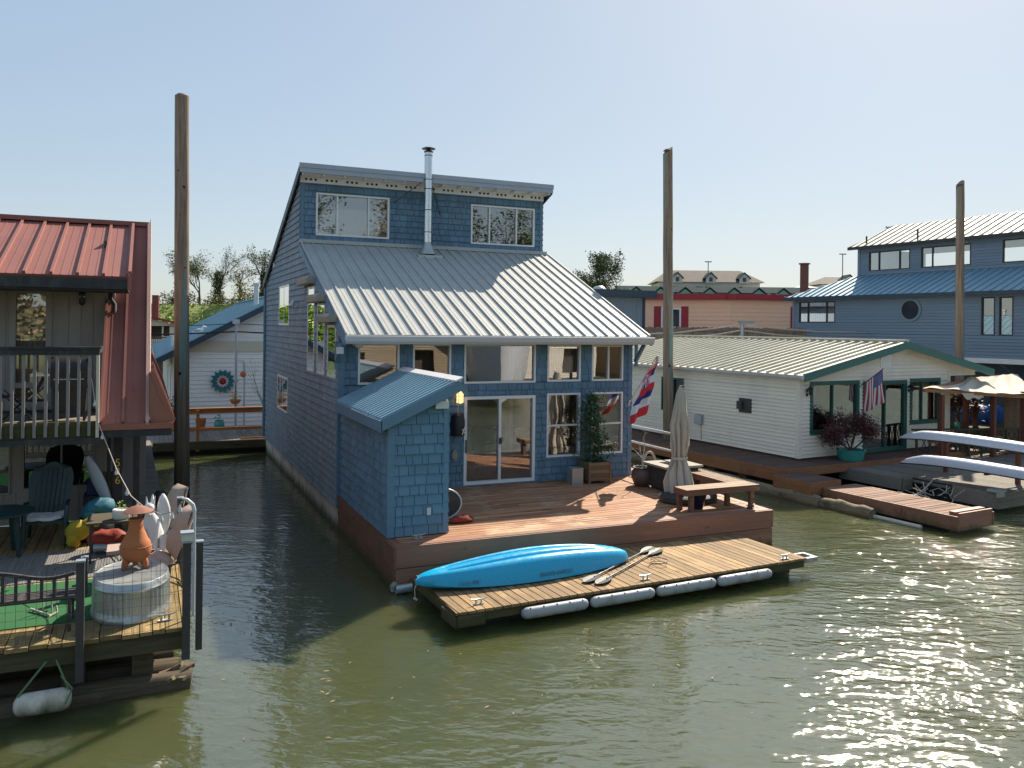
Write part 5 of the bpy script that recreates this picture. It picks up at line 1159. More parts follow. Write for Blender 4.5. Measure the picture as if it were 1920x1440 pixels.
def gull(x, y, z, rz):
    g = thing('seagull', (x, y, z), 'white and grey seagull perched on the blue metal roof', 'seagull')
    m = MB(); m.tube([(x-.24, y, z+.10), (x-.12, y, z+.14), (x+.02, y, z+.17), (x+.13, y, z+.20), (x+.17, y, z+.27), (x+.19, y, z+.33), (x+.23, y, z+.33), (x+.31, y, z+.31)], [.012, .05, .085, .075, .045, .045, .035, .006], 14); m.build('body', 'white', g)
    for s_ in (-1, 1):
        m = MB(); m.ball((x-.06, y+s_*.065, z+.17), .10, 12, 1.7, .3, .55); m.build('wing', 'fascia_grey', g)
        m = MB(); m.tube([(x+.02, y+s_*.03, z+.11), (x+.02, y+s_*.03, z)], .008, 5); m.build('leg', 'orange', g)
gull(1.9, 35.5, ez+bs*(1.9-.33)+.05, 0)

# small far house with red roof + brown piles + levee trees
RH = thing('far_house', (.8, 64, 0), 'small distant grey house with dark red roof below the grassy levee', 'house')
m = MB(); wallskin(m, 'y-', 64, -3.4, 2.0, .3, 4.8, [(-.2, .25, 3.5, 4.2), (1.1, 1.5, 3.5, 4.2), (.3, 1.0, 3.3, 4.2), (.4, 1.3, .5, 2.4)], kind='lap', course=.25, clips=[((.4, 64, 4.7), (.25, 0, 1)), ((.4, 64, 4.7), (-.25, 0, 1))]); m.build('front_wall', 'lap_white', RH)
m = MB(); m.par((-3.9, 63.5, 3.68), (4.3, 0, 1.1), (0, 6, 0), (0, 0, .12)); m.par((.4, 63.5, 4.78), (2.1, 0, -.53), (0, 6, 0), (0, 0, .12)); m.build('roof', 'pinkroof', RH)
m = MB(); m.box(-3.6, 2.1, 62.6, 64, 2.75, 2.85); m.box(-3.6, 2.1, 62.6, 62.66, 3.4, 3.48)
for i in range(40): m.box(-3.5+i*.14, -3.47+i*.14, 62.61, 62.65, 2.85, 3.4)
m.build('balcony', 'planter', RH)
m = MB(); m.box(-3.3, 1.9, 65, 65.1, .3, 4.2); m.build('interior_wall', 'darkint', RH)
m = MB(); m.box(-3.8, 2.4, 62.5, 70, -.2, .3); m.build('float', 'beam', RH)
for x, y, z, lb in ((.62, 70, 6.6, 'rusty pile above the small far house'), (8.9, 75, 6.55, 'left one of two short rusty piles above the blue roof'), (9.5, 75, 6.6, 'right one of two short rusty piles above the blue roof')):
    b = MB(); b.tube([(x, y, -1), (x, y, z)], .27, 14); b.build('rusty_pile', 'rustpile', org=(x, y, 0), label=lb, cat='piling', group='rusty steel piles')
def bare_tree(x, y, z0, h, seed, lab, leafmat, nleaf, spread=.75, depth=5, group='trees on the levee', lsize=.16, lsp=.4, trunk=.03, up=.12, ivy=0, kids=(2, 3)):
    t = thing('tree', (x, y, z0), lab, 'tree', group); rr = random.Random(seed); m = MB(); tp = []
    branch(m, (x, y, z0), (rr.gauss(0, .05), 0, 1), h*.38, h*trunk, depth, tp, rr, .22, kids, up, .74, spread, 6); m.build('trunk', 'bark', t)
    m = MB(); leaves(m, rr.sample(tp, min(len(tp), nleaf)), 5, lsize, lsp, rr)
    if ivy:
        for i in range(ivy): q = rr.random(); leaves(m, [(x+rr.gauss(0, .6*(1.2-q)), y+rr.gauss(0, .5), z0+q*h*.65)], 5, .22, .28, rr)
    m.build('crown', leafmat, t); return t
LZ = 7.4
for (x, y, h, sd, lb, lf, nl, sp_, iv) in (
    (5.3, 155, 8.4, 1, 'ivy clad slim tree just right of the red roof edge', 'leaf_ivy', 400, .55, 520),
    (8.6, 158, 9.0, 22, 'bare branching tree left of the tall green stained piling', 'leaf_olive', 320, .75, 0),
    (11.8, 160, 9.6, 3, 'ivy clad tree just left of the tall green stained piling', 'leaf_ivy', 200, .6, 400),
    (15.3, 157, 7.4, 4, 'thin bare tree just right of the tall green stained piling', 'leaf_olive', 220, .8, 60),
    (19.6, 155, 9.6, 5, 'dark ivy covered tree with a jagged top on the levee', 'leaf_ivy', 300, .6, 900),
    (23.2, 156, 8.6, 6, 'ivy clad tree between the jagged one and the great round one', 'leaf_ivy', 900, .7, 700),
    (28.8, 158, 12.5, 7, 'largest tree on the levee with a broad round budding crown', 'leaf_olive', 2600, .8, 260),
    (33.6, 160, 9.0, 8, 'brownish budding tree behind the rake of the blue house', 'leaf_olive', 1600, .8, 160)):
    bare_tree(x, y, LZ, h, sd, lb, lf, nl, sp_, 5, ivy=iv, kids=(2, 3))
b = MB()
for i in range(1400): x = rnd.uniform(2, 44); leaves(b, [(x, 156+rnd.gauss(0, 1.5), LZ+rnd.random()*(1.2+1.2*math.sin(x*.7)**2+(1.0 if 15 < x < 19 else 0)))], 4, .22, .35)
b.build('levee_brush', 'leaf_olive', label='low budding brush along the top of the levee', cat='brush', kind='stuff')
b = MB(); leaves(b, [(16.5+rnd.gauss(0, 1.3), 153.5, LZ+abs(rnd.gauss(0, 1.2))) for _ in range(240)], 5, .22, .3); b.build('bush', 'leaf_yellow', org=(16.5, 153.5, LZ), label='yellow green bush on the levee right beside the tall piling', cat='bush')
b = MB()
for i in range(9000): 
    x = rnd.uniform(-4, 34); q = rnd.random(); yy = 140.8+q*10.; zz = 1.0+q*6.6
    leaves(b, [(x, yy+1.6*math.sin(x*.021), zz)], 1, .34, .12)
for i in range(6000):
    x = rnd.uniform(-120, -4); q = rnd.random(); leaves(b, [(x, 140.8+q*10.+1.6*math.sin(x*.021), 1.0+q*6.6)], 2, .75, .3)
b.build('levee_grass', 'leaf_green', label='bright green brambles covering the levee slope', cat='grass', kind='stuff')

# ================================================================ WHITE HOUSE (right)
frame((17.51, 18.74), 5.2)
WH = thing('white_floating_house', (0, 0, .7), 'single storey cream lap sided floating house with green trim and ribbed roof', 'house')
WF = [(.52, 2.50, 1.46, 2.86), (5.12, 6.50, 1.55, 2.86)]; WD = (2.84, 4.80, .75, 2.84)
sp_ = .205; cw = [((-.15, 0, 3.08), (-sp_, 0, 1)), ((9.05, 0, 3.08), (sp_, 0, 1))]
m = MB(); wallskin(m, 'y-', 0, 0, 7.12, .70, 4.1, WF+[WD], kind='lap', course=.112, clips=cw); wallskin(m, 'y-', 0, 7.12, 8.5, 3.0, 4.1, [], kind='lap', course=.112, clips=cw); m.build('gable_wall', 'lap_white', WH)
m = MB(); wallskin(m, 'x-', 0, 0, 10.6, .70, 3.12, [(5.05, 6.25, 1.55, 2.74)], kind='lap', course=.112); m.build('side_wall', 'lap_white', WH)
m = MB(); wallskin(m, 'x+', 7.12, 0, 10.6, .7, 3.3, [], kind='lap', course=.112); wallskin(m, 'y+', 10.6, 0, 7.12, .7, 4.1, [], kind='lap', course=.15, clips=cw); m.build('rear_wall', 'lap_white', WH)
m = MB(); pbox(m, 'y-', 0, 0, .10, 0, .032, .7, 3.05); pbox(m, 'x-', 0, -.032, .10, 0, .032, .7, 3.05); pbox(m, 'y-', 0, 7.02, 7.12, 0, .035, .7, 3.2); m.build_each('corner_trim', 'lap_white', WH)
window(WH, 'y-', 0, *WF[0], vm=[1.42], fw=.035, mat='green_trim', trim=.09, proud=.03); window(WH, 'y-', 0, *WF[1], vm=[5.66], fw=.035, mat='green_trim', trim=.09)
window(WH, 'x-', 0, 5.05, 6.25, 1.55, 2.74, vm=[5.6], fw=.05, mat='green_trim', glass='windowdark')
dr = window(WH, 'y-', 0, *WD, vm=[3.82], fw=.06, mat='green_trim', trim=.07, name='sliding_door')
m = MB(); L_ = 11.2; hy = math.hypot(4.60, 4.60*sp_)
m.b.free(); m = MB(); seam(m, (-.15, -.30, 3.155), (0, 1, 0), (1, 0, sp_), L_, hy, .36, rib=.045, ribh=.06, minor=False); m.build('roof', 'roof_cream', WH)
m = MB(); seam(m, (9.05, -.30, 3.155), (0, 1, 0), (-1, 0, sp_), L_, hy, .36, rib=.045, ribh=.06, minor=False); m.build('roof', 'roof_cream', WH)
m = MB(); m.box(4.33, 4.57, -.32, 10.92, 4.155, 4.20); m.build('ridge_cap', 'roof_cream', WH)
m = MB(); m.par((-.17, -.36, 2.97), (4.62, 0, 4.62*sp_), (0, .05, 0), (0, 0, .24)); m.build('rake_fascia', 'green_fascia', WH)
m = MB(); m.par((9.07, -.36, 2.97), (-4.62, 0, 4.62*sp_), (0, .05, 0), (0, 0, .24)); m.build('rake_fascia', 'green_fascia', WH)
m = MB(); m.par((-.17, 10.91, 2.97), (4.62, 0, 4.62*sp_), (0, .05, 0), (0, 0, .24)); m.build('rake_fascia', 'green_fascia', WH)
m = MB(); m.par((-.1, -.30, 3.07), (4.5, 0, 4.5*sp_), (0, .30, 0), (0, 0, .02)); m.par((9.0, -.30, 3.07), (-4.5, 0, 4.5*sp_), (0, .30, 0), (0, 0, .02)); m.build('soffit', 'lap_white', WH)
m = MB(); g_ = [(-.18, 3.14), (-.18, 3.04), (-.24, 3.03), (-.29, 3.08), (-.31, 3.15)]
m.loft([[(x, y, z) for x, z in g_] for y in (-.34, 10.9)], smooth=False); m.build('gutter', 'gutter', WH)
m = MB(); m.box(3.56, 4.06, -.04, -.02, 3.33, 3.72)
for k_ in range(6): m.par((3.62, -.055, 3.39+k_*.05), (.38, 0, 0), (0, .02, .03), (0, 0, .008))
m.build('gable_vent', 'white', WH)
m = MB(); m.box(-.035, -.02, 1.86, 2.4, 1.84, 2.3); m.box(-.12, -.036, 2.2, 2.42, 1.95, 2.2); m.build('wall_vent', 'darkpost', WH)
m = MB(); m.box(-.13, -.02, 4.05, 4.38, 1.28, 1.58); m.tube([(-.04, 4.15, 1.28), (-.04, 4.12, .75)], .012, 6); m.build('electric_box', 'fascia_grey', WH)
for x in (.30, 4.97):
    m = MB(); m.box(x-.05, x+.05, -.03, -.02, 2.5, 2.75); m.tube([(x, -.03, 2.72), (x, -.13, 2.82), (x, -.15, 2.78)], .014, 6); m.lathe([(.01, .12), (.08, .06), (.055, .05), (.045, -.10), (.01, -.14)], (x, -.15, 2.68), 8); m.build('wall_lantern', 'black', WH)
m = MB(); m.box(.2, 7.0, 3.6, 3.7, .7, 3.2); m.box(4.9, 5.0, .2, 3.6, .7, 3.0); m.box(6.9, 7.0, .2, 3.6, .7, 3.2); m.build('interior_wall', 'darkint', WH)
m = MB(); m.box(.15, 7.0, .14, 10.4, .55, .69); m.build('interior_floor', 'intfloor', WH)
m = MB(); m.loft([[(5.8+.65*i/36, .3+.03*math.sin(i*1.2), z) for i in range(37)] for z in (1.3, 2.8)], close=False, cap=False); m.build('curtain', 'curtain', WH, fixn=False)
m = MB(); m.box(.1, 7, .1, 10.5, -.1, .54); m.build('float', 'beam', WH)
SD = thing('side_deck', (-1, 0, .65), 'dark red plank deck wrapped around the cream floating house', 'deck')
m = MB(); v = -.92
while v < 12: m.box(-1.62, -.03, v, v+.128, .61, .65); v += .142
u_ = -.02
while u_ < 7.2: m.box(u_, u_+.135, -.92, -.04, .61, .65); u_ += .142
m.build('planks', 'darkdeck', SD)
m = MB(); m.box(-1.67, -1.625, -.98, 12, .30, .645); m.box(-1.62, 7.2, -.98, -.935, .42, .645); m.build('rim_board', 'cedar', SD)
m = MB()
for v in (.5, 1.8, 3.2, 4.6, 6.5): m.box(-1.6, -1.35, v, v+.3, -.1, .3)
m.box(-1.2, 0, -.5, 11, -.1, .6); m.build_each('support_block', 'beam', SD)
ST = thing('dock_step', (-1.5, -1.5, .4), 'square dark red plank step between the side deck and the finger pier', 'step')
m = MB()
for k_ in range(7): m.box(-2.10+.0, -.98, -2.25+k_*.17, -2.25+k_*.17+.162, .51, .55)
m.build('planks', 'darkdeck', ST)
m = MB(); m.box(-2.14, -2.105, -2.3, -1.05, .2, .545); m.box(-2.1, -.98, -2.3, -2.26, .2, .545); m.box(-2.0, -1.0, -2.2, -1.1, -.1, .5); m.build('frame', 'cedar', ST)
FP = thing('finger_pier', (-1, -4, .4), 'long narrow reddish plank pier reaching out in front of the cream house', 'pier')
m = MB(); v = -5.85
while v < -2.32: m.box(-1.66, -.45, v, v+.124, .365, .40+rnd.uniform(-.004, .004)); v += .142
m.build('planks', 'pierwood', FP)
m = MB(); m.box(-1.71, -1.665, -6.0, -2.32, .08, .395); m.box(-.445, -.40, -6.0, -2.32, .1, .395); m.box(-1.66, -.45, -5.99, -5.94, .08, .47); m.box(-1.6, -.5, -5.85, -5.7, .401, .47); m.box(-1.74, -1.715, -4.6, -4.5, .2, .32); m.build('frame', 'deckside', FP)
m = MB(); m.box(-1.55, -.55, -5.7, -2.4, -.2, .35); m.build('float', 'black', FP)
GD = thing('grey_dock', (2, -3, .5), 'wide weathered grey plank dock under the white rowing shells', 'dock')
m = MB(); u_ = 1.05; i = 0
while u_ < 9.6:
    v0 = -5.0 if u_ > 1.35 else -2.7
    m.box(u_, u_+.118, v0, -.99 if u_ < 9 else 3, .46, .50); u_ += .138
m.box(.95, 1.04, -2.65, -.7, .46, .5)
m.build('planks', 'greydock', GD)
m = MB(); m.box(.90, .945, -2.7, -.7, .18, .495); m.box(.95, 1.30, -2.76, -2.71, .18, .495); m.box(1.30, 1.345, -5.05, -3.9, .1, .495); m.box(1.30, 9.6, -5.1, -5.055, .1, .495); m.box(1.30, 1.34, -3.85, -2.76, .38, .45); m.build('rim_beam', 'greydock', GD)
m = MB(); m.box(1.2, 1.55, -5.16, -4.86, .52, .58); m.box(1.2, 1.5, -5.14, -5.105, .4, .53); m.build('corner_bumper', 'canoeb', GD)
m = MB(); m.box(1.6, 9.4, -4.8, -1.2, -.2, .45); m.build('float', 'black', GD)
for (u0, v0, u1, v1, r_, lb) in ((-2.1, 4.0, -2.05, -2.6, .19, 'long mossy log floating along the side deck behind the bench'), (-2.05, -2.2, -1.95, -4.0, .16, 'short broken pale log beside the finger pier'), (-1.9, 6, -1.9, .5, .17, 'dark log under the edge of the side deck')):
    b = MB(); b.tube([(u0+(u1-u0)*i/14, v0+(v1-v0)*i/14, .08+.015*math.sin(i*1.7)) for i in range(15)], [r_*(1+.08*math.sin(i*2.3+u0)) for i in range(15)], 12); b.wobble(.05, 3); b.build('float_log', 'logdry', org=(u1, v1, 0), label=lb, cat='log', group='logs beside the cream house')
b = MB(); b.tube([(-1.95, -2.8, .03), (-1.85, -5.2, .02)], .05, 8); b.build('drift_pole', 'curtain', org=(-1.9, -4, 0), label='thin pale pole floating alongside the finger pier', cat='pole')
b = MB(); b.tube([(-.45+1.8*t, -3.6+.3*t, .42-.22*math.sin(math.pi*t)*1+.08*t) for t in [i/14 for i in range(15)]], .022, 7); b.build('mooring_rope', 'rope', org=(.4, -3.5, .3), label='light rope swagging from the finger pier to the grey dock', cat='rope')
b = MB()
for i in range(26): a_ = Vector((rnd.uniform(.2, 1.3), rnd.uniform(-4.2, -2.9), rnd.uniform(.05, .3))); b.tube([a_, a_+Vector((rnd.gauss(0, .3), rnd.gauss(0, .2), rnd.uniform(0, .25)))], .012, 4)
b.build('dead_twigs', 'rope', org=(.8, -3.4, .1), label='tangle of dead twigs in the gap by the grey dock', cat='twigs')
# maple in pot
mp = thing('potted_maple', (1.49, -.62, .5), 'dark red leaved maple in a turquoise glazed pot by the cream house corner', 'potted tree')
m = MB(); m.lathe([(.22, 0), (.27, .03), (.37, .25), (.40, .42), (.42, .46), (.38, .47), (.36, .40)], (1.49, -.62, .502), 32); m.build('pot', 'turquoise', mp)
m = MB(); tp = []; rr = random.Random(9)
for dr in ((-.9, -.1, .55), (-.3, 0, .9), (.35, .1, .8), (.7, -.2, .45), (.1, -.2, 1.0)):
    branch(m, (1.49, -.62, .9), dr, .55, .03, 3, tp, rr, .3, (2, 3), .0, .62, .9, 5)
m.build('trunk', 'bark', mp)
m = MB(); leaves(m, tp, 7, .034, .10, rr); m.build('leaves', 'leaf_maple', mp)
# US flag
FL = thing('national_flag', (2.56, -.05, 2.75), 'faded stars and stripes flag on a slanted pole over the glass door', 'flag')
m = MB(); A_, B_ = Vector((2.58, -.04, 2.74)), Vector((2.92, -.62, 3.33)); m.tube([A_, B_], .013, 8); m.build('pole', 'darkpost', FL)
def uf(s, t):   # s across the hoist (along the pole), t down the fly
    p = B_.lerp(A_, .04+s*.70)
    return p+Vector((.10*t, -.02*t, -.96*t))+Vector((0, .05*math.sin(s*13+t*3)*t, 0))+Vector((-.02*t*s, .15*t*s, -.04*t*s))
flag('cloth', uf, lambda s, t: 2 if (t < .40 and s < .54) else (0 if int(s*13) % 2 == 0 else 1), ['us_red', 'fl_white', 'us_blue'], FL, 52, 30)
m = MB(); 
for i in range(6):
    for j in range(5):
        p = uf(.04+.46*(i+.5)/6, .02+.36*(j+.5)/5)+Vector((0, -.012, 0)); q = [p+Vector((.016*math.cos(k_*math.pi/5*1+.3)*(1 if k_ % 2 else .45), 0, .016*math.sin(k_*math.pi/5+.3)*(1 if k_ % 2 else .45))) for k_ in range(10)]; m.poly(q)
m.build('stars', 'fl_white', FL, fixn=False)
# rowing shells (upside down) on a rack
def shell(p0, p1, lab):
    K = thing('rowing_shell', p0, lab, 'rowing shell', 'white rowing shells on the rack')
    m = MB(); A_, B_ = Vector(p0), Vector(p1); ax_ = (B_-A_); L_ = ax_.length; ax_.normalize(); sd_ = Vector((-ax_.y, ax_.x, 0)).normalized(); N = 30; rg = []
    for i in range(N+1):
        s = i/N; w_ = .02+.27*math.sin(math.pi*min(1, s*1.0))**.62; h = .04+.20*min(1, math.sin(math.pi*s)*2.4)**.6
        rg.append([A_+ax_*(s*L_)+sd_*(w_*math.cos(t))+Vector((0, 0, h*max(0, math.sin(t))**.8-.16*abs(2*s-1)**2.5*(1 if s < .5 else 1)+.02)) for t in [k_*math.pi/12 for k_ in range(13)]])
    m.loft(rg); m.build('hull', 'canoe', K)
    m = MB(); 
    for q in (0, 12): m.tube([r[q] for r in rg], .018, 6)
    m.build('gunwale', 'black', K)
    text('ALDEN', 'black', K, A_+ax_*.75+Vector((0, 0, .12))-sd_*-.22, (R(95), 0, math.atan2(ax_.y, ax_.x)), .09, .002) if 0 else None
    return K
shell((2.2, -1.70, 1.52), (3.2, -6.6, 1.30), 'upper one of two white upside down rowing shells on the rack'); shell((1.30, -2.4, .98), (1.9, -7.2, .86), 'lower one of two white upside down rowing shells on the rack')
RK = thing('boat_rack', (2.5, -3.5, .5), 'rough wooden rack carrying two white rowing shells on the grey dock', 'rack')
for v in (-2.6, -4.6):
    m = MB(); m.box(2.95, 3.05, v-.05, v+.05, .501, 1.45); m.box(1.55, 3.0, v-.03, v+.03, .84, .9); m.box(2.2, 3.4, v-.03, v+.03, 1.36, 1.42); m.build('post', 'redpost', RK)
# pergola
PG = thing('pergola', (5, -1, .5), 'red brown wooden pergola with sagging cream cloth canopy at the right edge', 'pergola')
for u_, v in ((4.5, -1.45), (7.1, -1.5), (8.6, -1.6), (8.2, .1), (9.7, .7)):
    m = MB(); m.box(u_-.07, u_+.07, v-.07, v+.07, .5, 2.55); m.build('post', 'redpost', PG)
m = MB(); m.bar((3.6, -1.5, 2.72), (8.9, -1.75, 2.36), .07, .10); m.bar((3.65, -1.45, 2.72), (8.2, .05, 2.82), .07, .10); m.bar((8.2, .1, 2.82), (12.5, .85, 2.86), .07, .12); m.bar((8.6, -1.6, 2.40), (12, -.2, 2.75), .08, .14); m.build('beam', 'cedarx', PG)
m = MB(); rows = []
cs = [Vector((3.6, -1.5, 2.79)), Vector((9.0, -1.85, 2.42)), Vector((12.5, .8, 2.92)), Vector((8.2, .05, 2.90))]
for i in range(31):
    s = i/30; rows.append([])
    for j in range(21):
        t = j/20; p = cs[0].lerp(cs[1], s).lerp(cs[3].lerp(cs[2], s), t); p.z += .05*math.cos(s*4*2*math.pi+t*2)*math.sin(math.pi*t)-.10*math.sin(math.pi*t)+.02*math.sin(9*s+7*t)+.015*math.sin(31*s+12*t); rows[-1].append(p)
m.loft(rows, close=False, cap=False); m.build('canopy', 'awning', PG, fixn=False)
m = MB(); m.loft([[(5.2+1.2*s, -1.64, 2.60-.06*s-.22*t*math.sin(math.pi*s)*(1+.4*math.sin(9*s))) for s in [i/12 for i in range(13)]] for t in (0, 1)], close=False, cap=False); m.build('canopy_flap', 'awning', PG, fixn=False)
m = MB(); m.ball((8.0, .5, 2.25), .07, 12, sz=1.2); m.tube([(8.0, .5, 2.3), (8.0, .5, 2.6)], .008, 5); m.build('lantern', 'goldnum', PG)
RL = thing('deck_railing', (6, -.6, .5), 'rough wooden rail with lattice below running under the pergola', 'railing')
m = MB(); m.bar((4.5, -.5, 1.38), (10, -1.9, 1.30), .12, .05); m.bar((4.5, -.5, .65), (10, -1.9, .6), .05, .06)
for i in range(12): x = 4.6+i*.48; m.box(x-.03, x+.03, -.55-(x-4.5)*.255-.03, -.55-(x-4.5)*.255+.03, .5, 1.36)
for i in range(24): x = 4.7+i*.22; y_ = -.55-(x-4.5)*.255; m.bar((x, y_, .65), (x+.35, y_-.09, 1.3), .02, .02); m.bar((x+.35, y_-.07, .65), (x, y_+.02, 1.3), .02, .02)
m.build('rail', 'beam', RL)
mt = thing('maple_tree', (8.7, .7, .5), 'dark red leaved maple behind the posts of the pergola', 'tree')
m = MB(); tp = []; branch(m, (8.9, .8, .5), (.1, 0, 1), .8, .07, 4, tp, random.Random(31), .3, (2, 3), .05, .72, .8); m.build('trunk', 'bark', mt)
m = MB(); leaves(m, [t for t in tp if t.z < 2.5], 5, .05, .14); m.build('crown', 'leaf_maple', mt)
b = MB(); b.ball((11.0, 1.2, 1.45), .8, 20, 1.6, .6, .5, m=12); b.wobble(.16, 2.4); b.build('tarp', 'tarp', org=(11, 1.2, .9), label='crumpled bright blue tarp behind the pergola posts', cat='tarp')
b = MB(); u_ = 8.75
while u_ < 10.2: b.box(u_, u_+.11, -.9, -.87, .6, 2.3); u_ += .125
b.build('slat_screen', 'planter', org=(9.5, -.9, .6), label='vertical slat screen under the pergola at the right edge', cat='screen')
b = MB(); b.box(7.4, 9.6, .0, .6, .5, 1.15); b.build('garden_box', 'beam', org=(8.4, .3, .5), label='low grey wooden planting box behind the pergola rail', cat='planter')
b = MB(); b.lathe([(.05, 0), (.09, .05), (.10, .2), (.08, .22)], (7.9, .2, 1.152), 14); b.build('mint_jar', 'turquoise', org=(7.9, .2, 1.15), label='small mint green jar standing under the pergola', cat='jar')

# ================================================================ BIG SLATE BLUE HOUSE
BB = thing('slate_blue_house', (16, 5, .5), 'big slate blue two storey floating house at the far right', 'house')
LW = [(12.0, 14.35, 4.88, 5.98), (3.75, 4.35, 4.34, 5.98), (2.98, 3.58, 4.34, 5.98)]
m = MB(); wallskin(m, 'x-', 16, -4, 14.75, 3.35, 6.2, LW, kind='lap', course=.14); m.build('lower_wall', 'lap_blue', BB)
m = MB(); wallskin(m, 'y+', 14.75, 16, 22, .5, 6.2, [], kind='lap', course=.14); wallskin(m, 'y+', 12.6, 18.5, 24, 6.2, 8.9, [], kind='lap', course=.14); wallskin(m, 'y-', -4, 16, 22, .5, 6.2, [], kind='lap', course=.14); m.build('end_wall', 'lap_blue', BB)
UW = [(9.55, 11.95, 7.62, 8.62), (6.4, 8.95, 7.62, 8.64), (2.2, 4.92, 7.62, 8.68)]
m = MB(); wallskin(m, 'x-', 18.5, -4, 12.6, 7.0, 8.9, UW, kind='lap', course=.14); m.build('upper_wall', 'lap_blue', BB)
for q, vm_ in zip(LW, ([12.55, 13.75], [], [])): window(BB, 'x-', 16, *q, vm=vm_, fw=.05, mat='darkpost', glass='glass')
for q, vm_ in zip(UW, ([10.15, 11.35], [8.35, 7.0], [])): window(BB, 'x-', 18.5, *q, vm=vm_, fw=.05, mat='darkpost', glass='glass')
m = MB(); m.tube([(15.965, 7.72, 5.48), (15.93, 7.72, 5.48)], .56, 32); rw = m.build('round_window', 'lap_blue', BB)
m = MB(); m.tube([(15.935, 7.72, 5.48), (15.925, 7.72, 5.48)], .44, 32); m.build('pane', 'windowdark', rw)
m = MB(); m.box(15.95, 16.02, 14.63, 14.78, 3.3, 6.2); m.box(18.45, 18.52, 12.48, 12.63, 7, 8.9); m.box(15.95, 16.0, 2.2, 2.35, 3.3, 6.2); m.build_each('corner_trim', 'lap_blue', BB)
s2 = (7.38-6.22)/2.8
m = MB(); seam(m, (15.7, -4.5, 6.22), (0, 1, 0), (1, 0, s2), 19.6, math.hypot(2.8, 2.8*s2), .42, rib=.04, ribh=.05, minor=False); m.clip((15.7, 15.1, 6), (0+.79, 1, 0)); m.build('lower_roof', 'roof_blue', BB)
m = MB(); seam(m, (15.7, 15.1, 6.22), (1, 0, 0), (0, -1, s2*1.2), 8, 3.4, .42, rib=.04, ribh=.05, minor=False); m.clip((15.7, 15.1, 6), (-.79, -1, 0)); m.build('lower_roof', 'roof_blue', BB)
m = MB(); m.box(15.62, 15.70, -4.5, 15.15, 6.06, 6.24); m.box(15.7, 24, 15.08, 15.15, 6.06, 6.24); m.build('lower_eave', 'darkblue', BB)
s3 = (10.1-8.9)/2.7
m = MB(); seam(m, (18.2, -4.5, 8.92), (0, 1, 0), (1, 0, s3), 17.5, math.hypot(3, 3*s3), .45, rib=.04, ribh=.05, minor=False); m.clip((18.2, 12.95, 8.9), (.17, 1, 0)); m.build('upper_roof', 'roof_cream', BB)
m = MB(); seam(m, (24.2, -4.5, 8.92), (0, 1, 0), (-1, 0, s3), 17.5, math.hypot(3, 3*s3), .45, rib=.04, ribh=.05, minor=False); m.build('upper_roof', 'roof_cream', BB)
m = MB(); m.box(18.12, 18.2, -4.5, 13.0, 8.78, 8.94); m.par((18.14, 12.98, 8.78), (3.0, -.5, 1.2), (0, .06, 0), (0, 0, .16)); m.build('upper_eave', 'darkpost', BB)
m = MB(); m.tube([(18.6, 12.2, 9.0), (18.6, 12.2, 9.5)], .045, 8); m.tube([(18.7, 9.3, 9.0), (18.7, 9.3, 9.6)], .045, 8); m.build('vent_pipe', 'black', BB)
m = MB(); m.box(15.7, 15.98, -4, 6.6, 3.15, 3.34); m.build('beam', 'white', BB)
m = MB(); m.box(16.6, 16.7, -4, 14.5, .5, 3.3); m.bar((15.9, 3.4, 3.1), (16.3, 2.4, 2.2), .06, .06); m.box(15.95, 16.1, 1.6, 1.75, .5, 3.2); m.build('porch_wall', 'darkblue', BB)
m = MB(); m.box(17.2, 17.3, -3.9, 14.6, 3.4, 6.1); m.build('interior_wall', 'interior', BB)
m = MB(); m.box(21, 21.1, -3.9, 12.4, 7.1, 7.9); m.build('interior_wall', 'interior', BB)
m = MB(); m.box(16, 22, -4, 14.7, .1, .49); m.build('float', 'beam', BB)

# ================================================================ MID DISTANCE
frame()
SA = thing('salmon_house', (32.3, 40.4, .5), 'salmon sided flat roofed house with dark red roof edge', 'house')
def wall_to(mb, p, q, z0, z1, holes=(), kind='lap', course=.25):
    p, q = Vector((*p, 0)), Vector((*q, 0)); L = (q-p).length; t = MB(); wallskin(t, 'y-', 0, 0, L, z0, z1, holes, kind, course)
    bmesh.ops.transform(t.b, matrix=Matrix.Translation(p) @ Matrix.Rotation(math.atan2(q.y-p.y, q.x-p.x), 4, 'Z'), verts=t.b.verts[:]); mb.merge(t)
c0, cl_, cr_ = (32.3, 40.4), (24.0, 47.5), (46, 37.0)
d1 = (Vector(c0)-Vector(cl_)); L1 = d1.length
m = MB(); wall_to(m, cl_, c0, .5, 6.3); wall_to(m, c0, cr_, .5, 6.3); m.build('wall', 'lap_salmon', SA)
e1 = d1.normalized(); n1 = Vector((e1.y, -e1.x)); e2 = (Vector(cr_)-Vector(c0)).normalized(); n2 = Vector((e2.y, -e2.x))
def onw(P0, e, n_, a_, d_): v = Vector(P0)+e*a_+n_*d_; return v
m = MB()
for P0, e, n_, L in ((cl_, e1, n1, L1), (c0, e2, n2, 14)):
    a_ = onw(P0, e, n_, -.4, .35); m.par((a_.x, a_.y, 6.25), (e.x*(L+.7), e.y*(L+.7), 0), (-n_.x*.3, -n_.y*.3, 0), (0, 0, .38))
m.build('roof_edge', 'pinkroof', SA)
m = MB(); m.poly([(24, 47.5, 6.55), (32.3, 40.4, 6.55), (46, 37, 6.55), (52, 52, 6.55), (30, 56, 6.55)]); m.build('flat_roof', 'aptroof', SA)
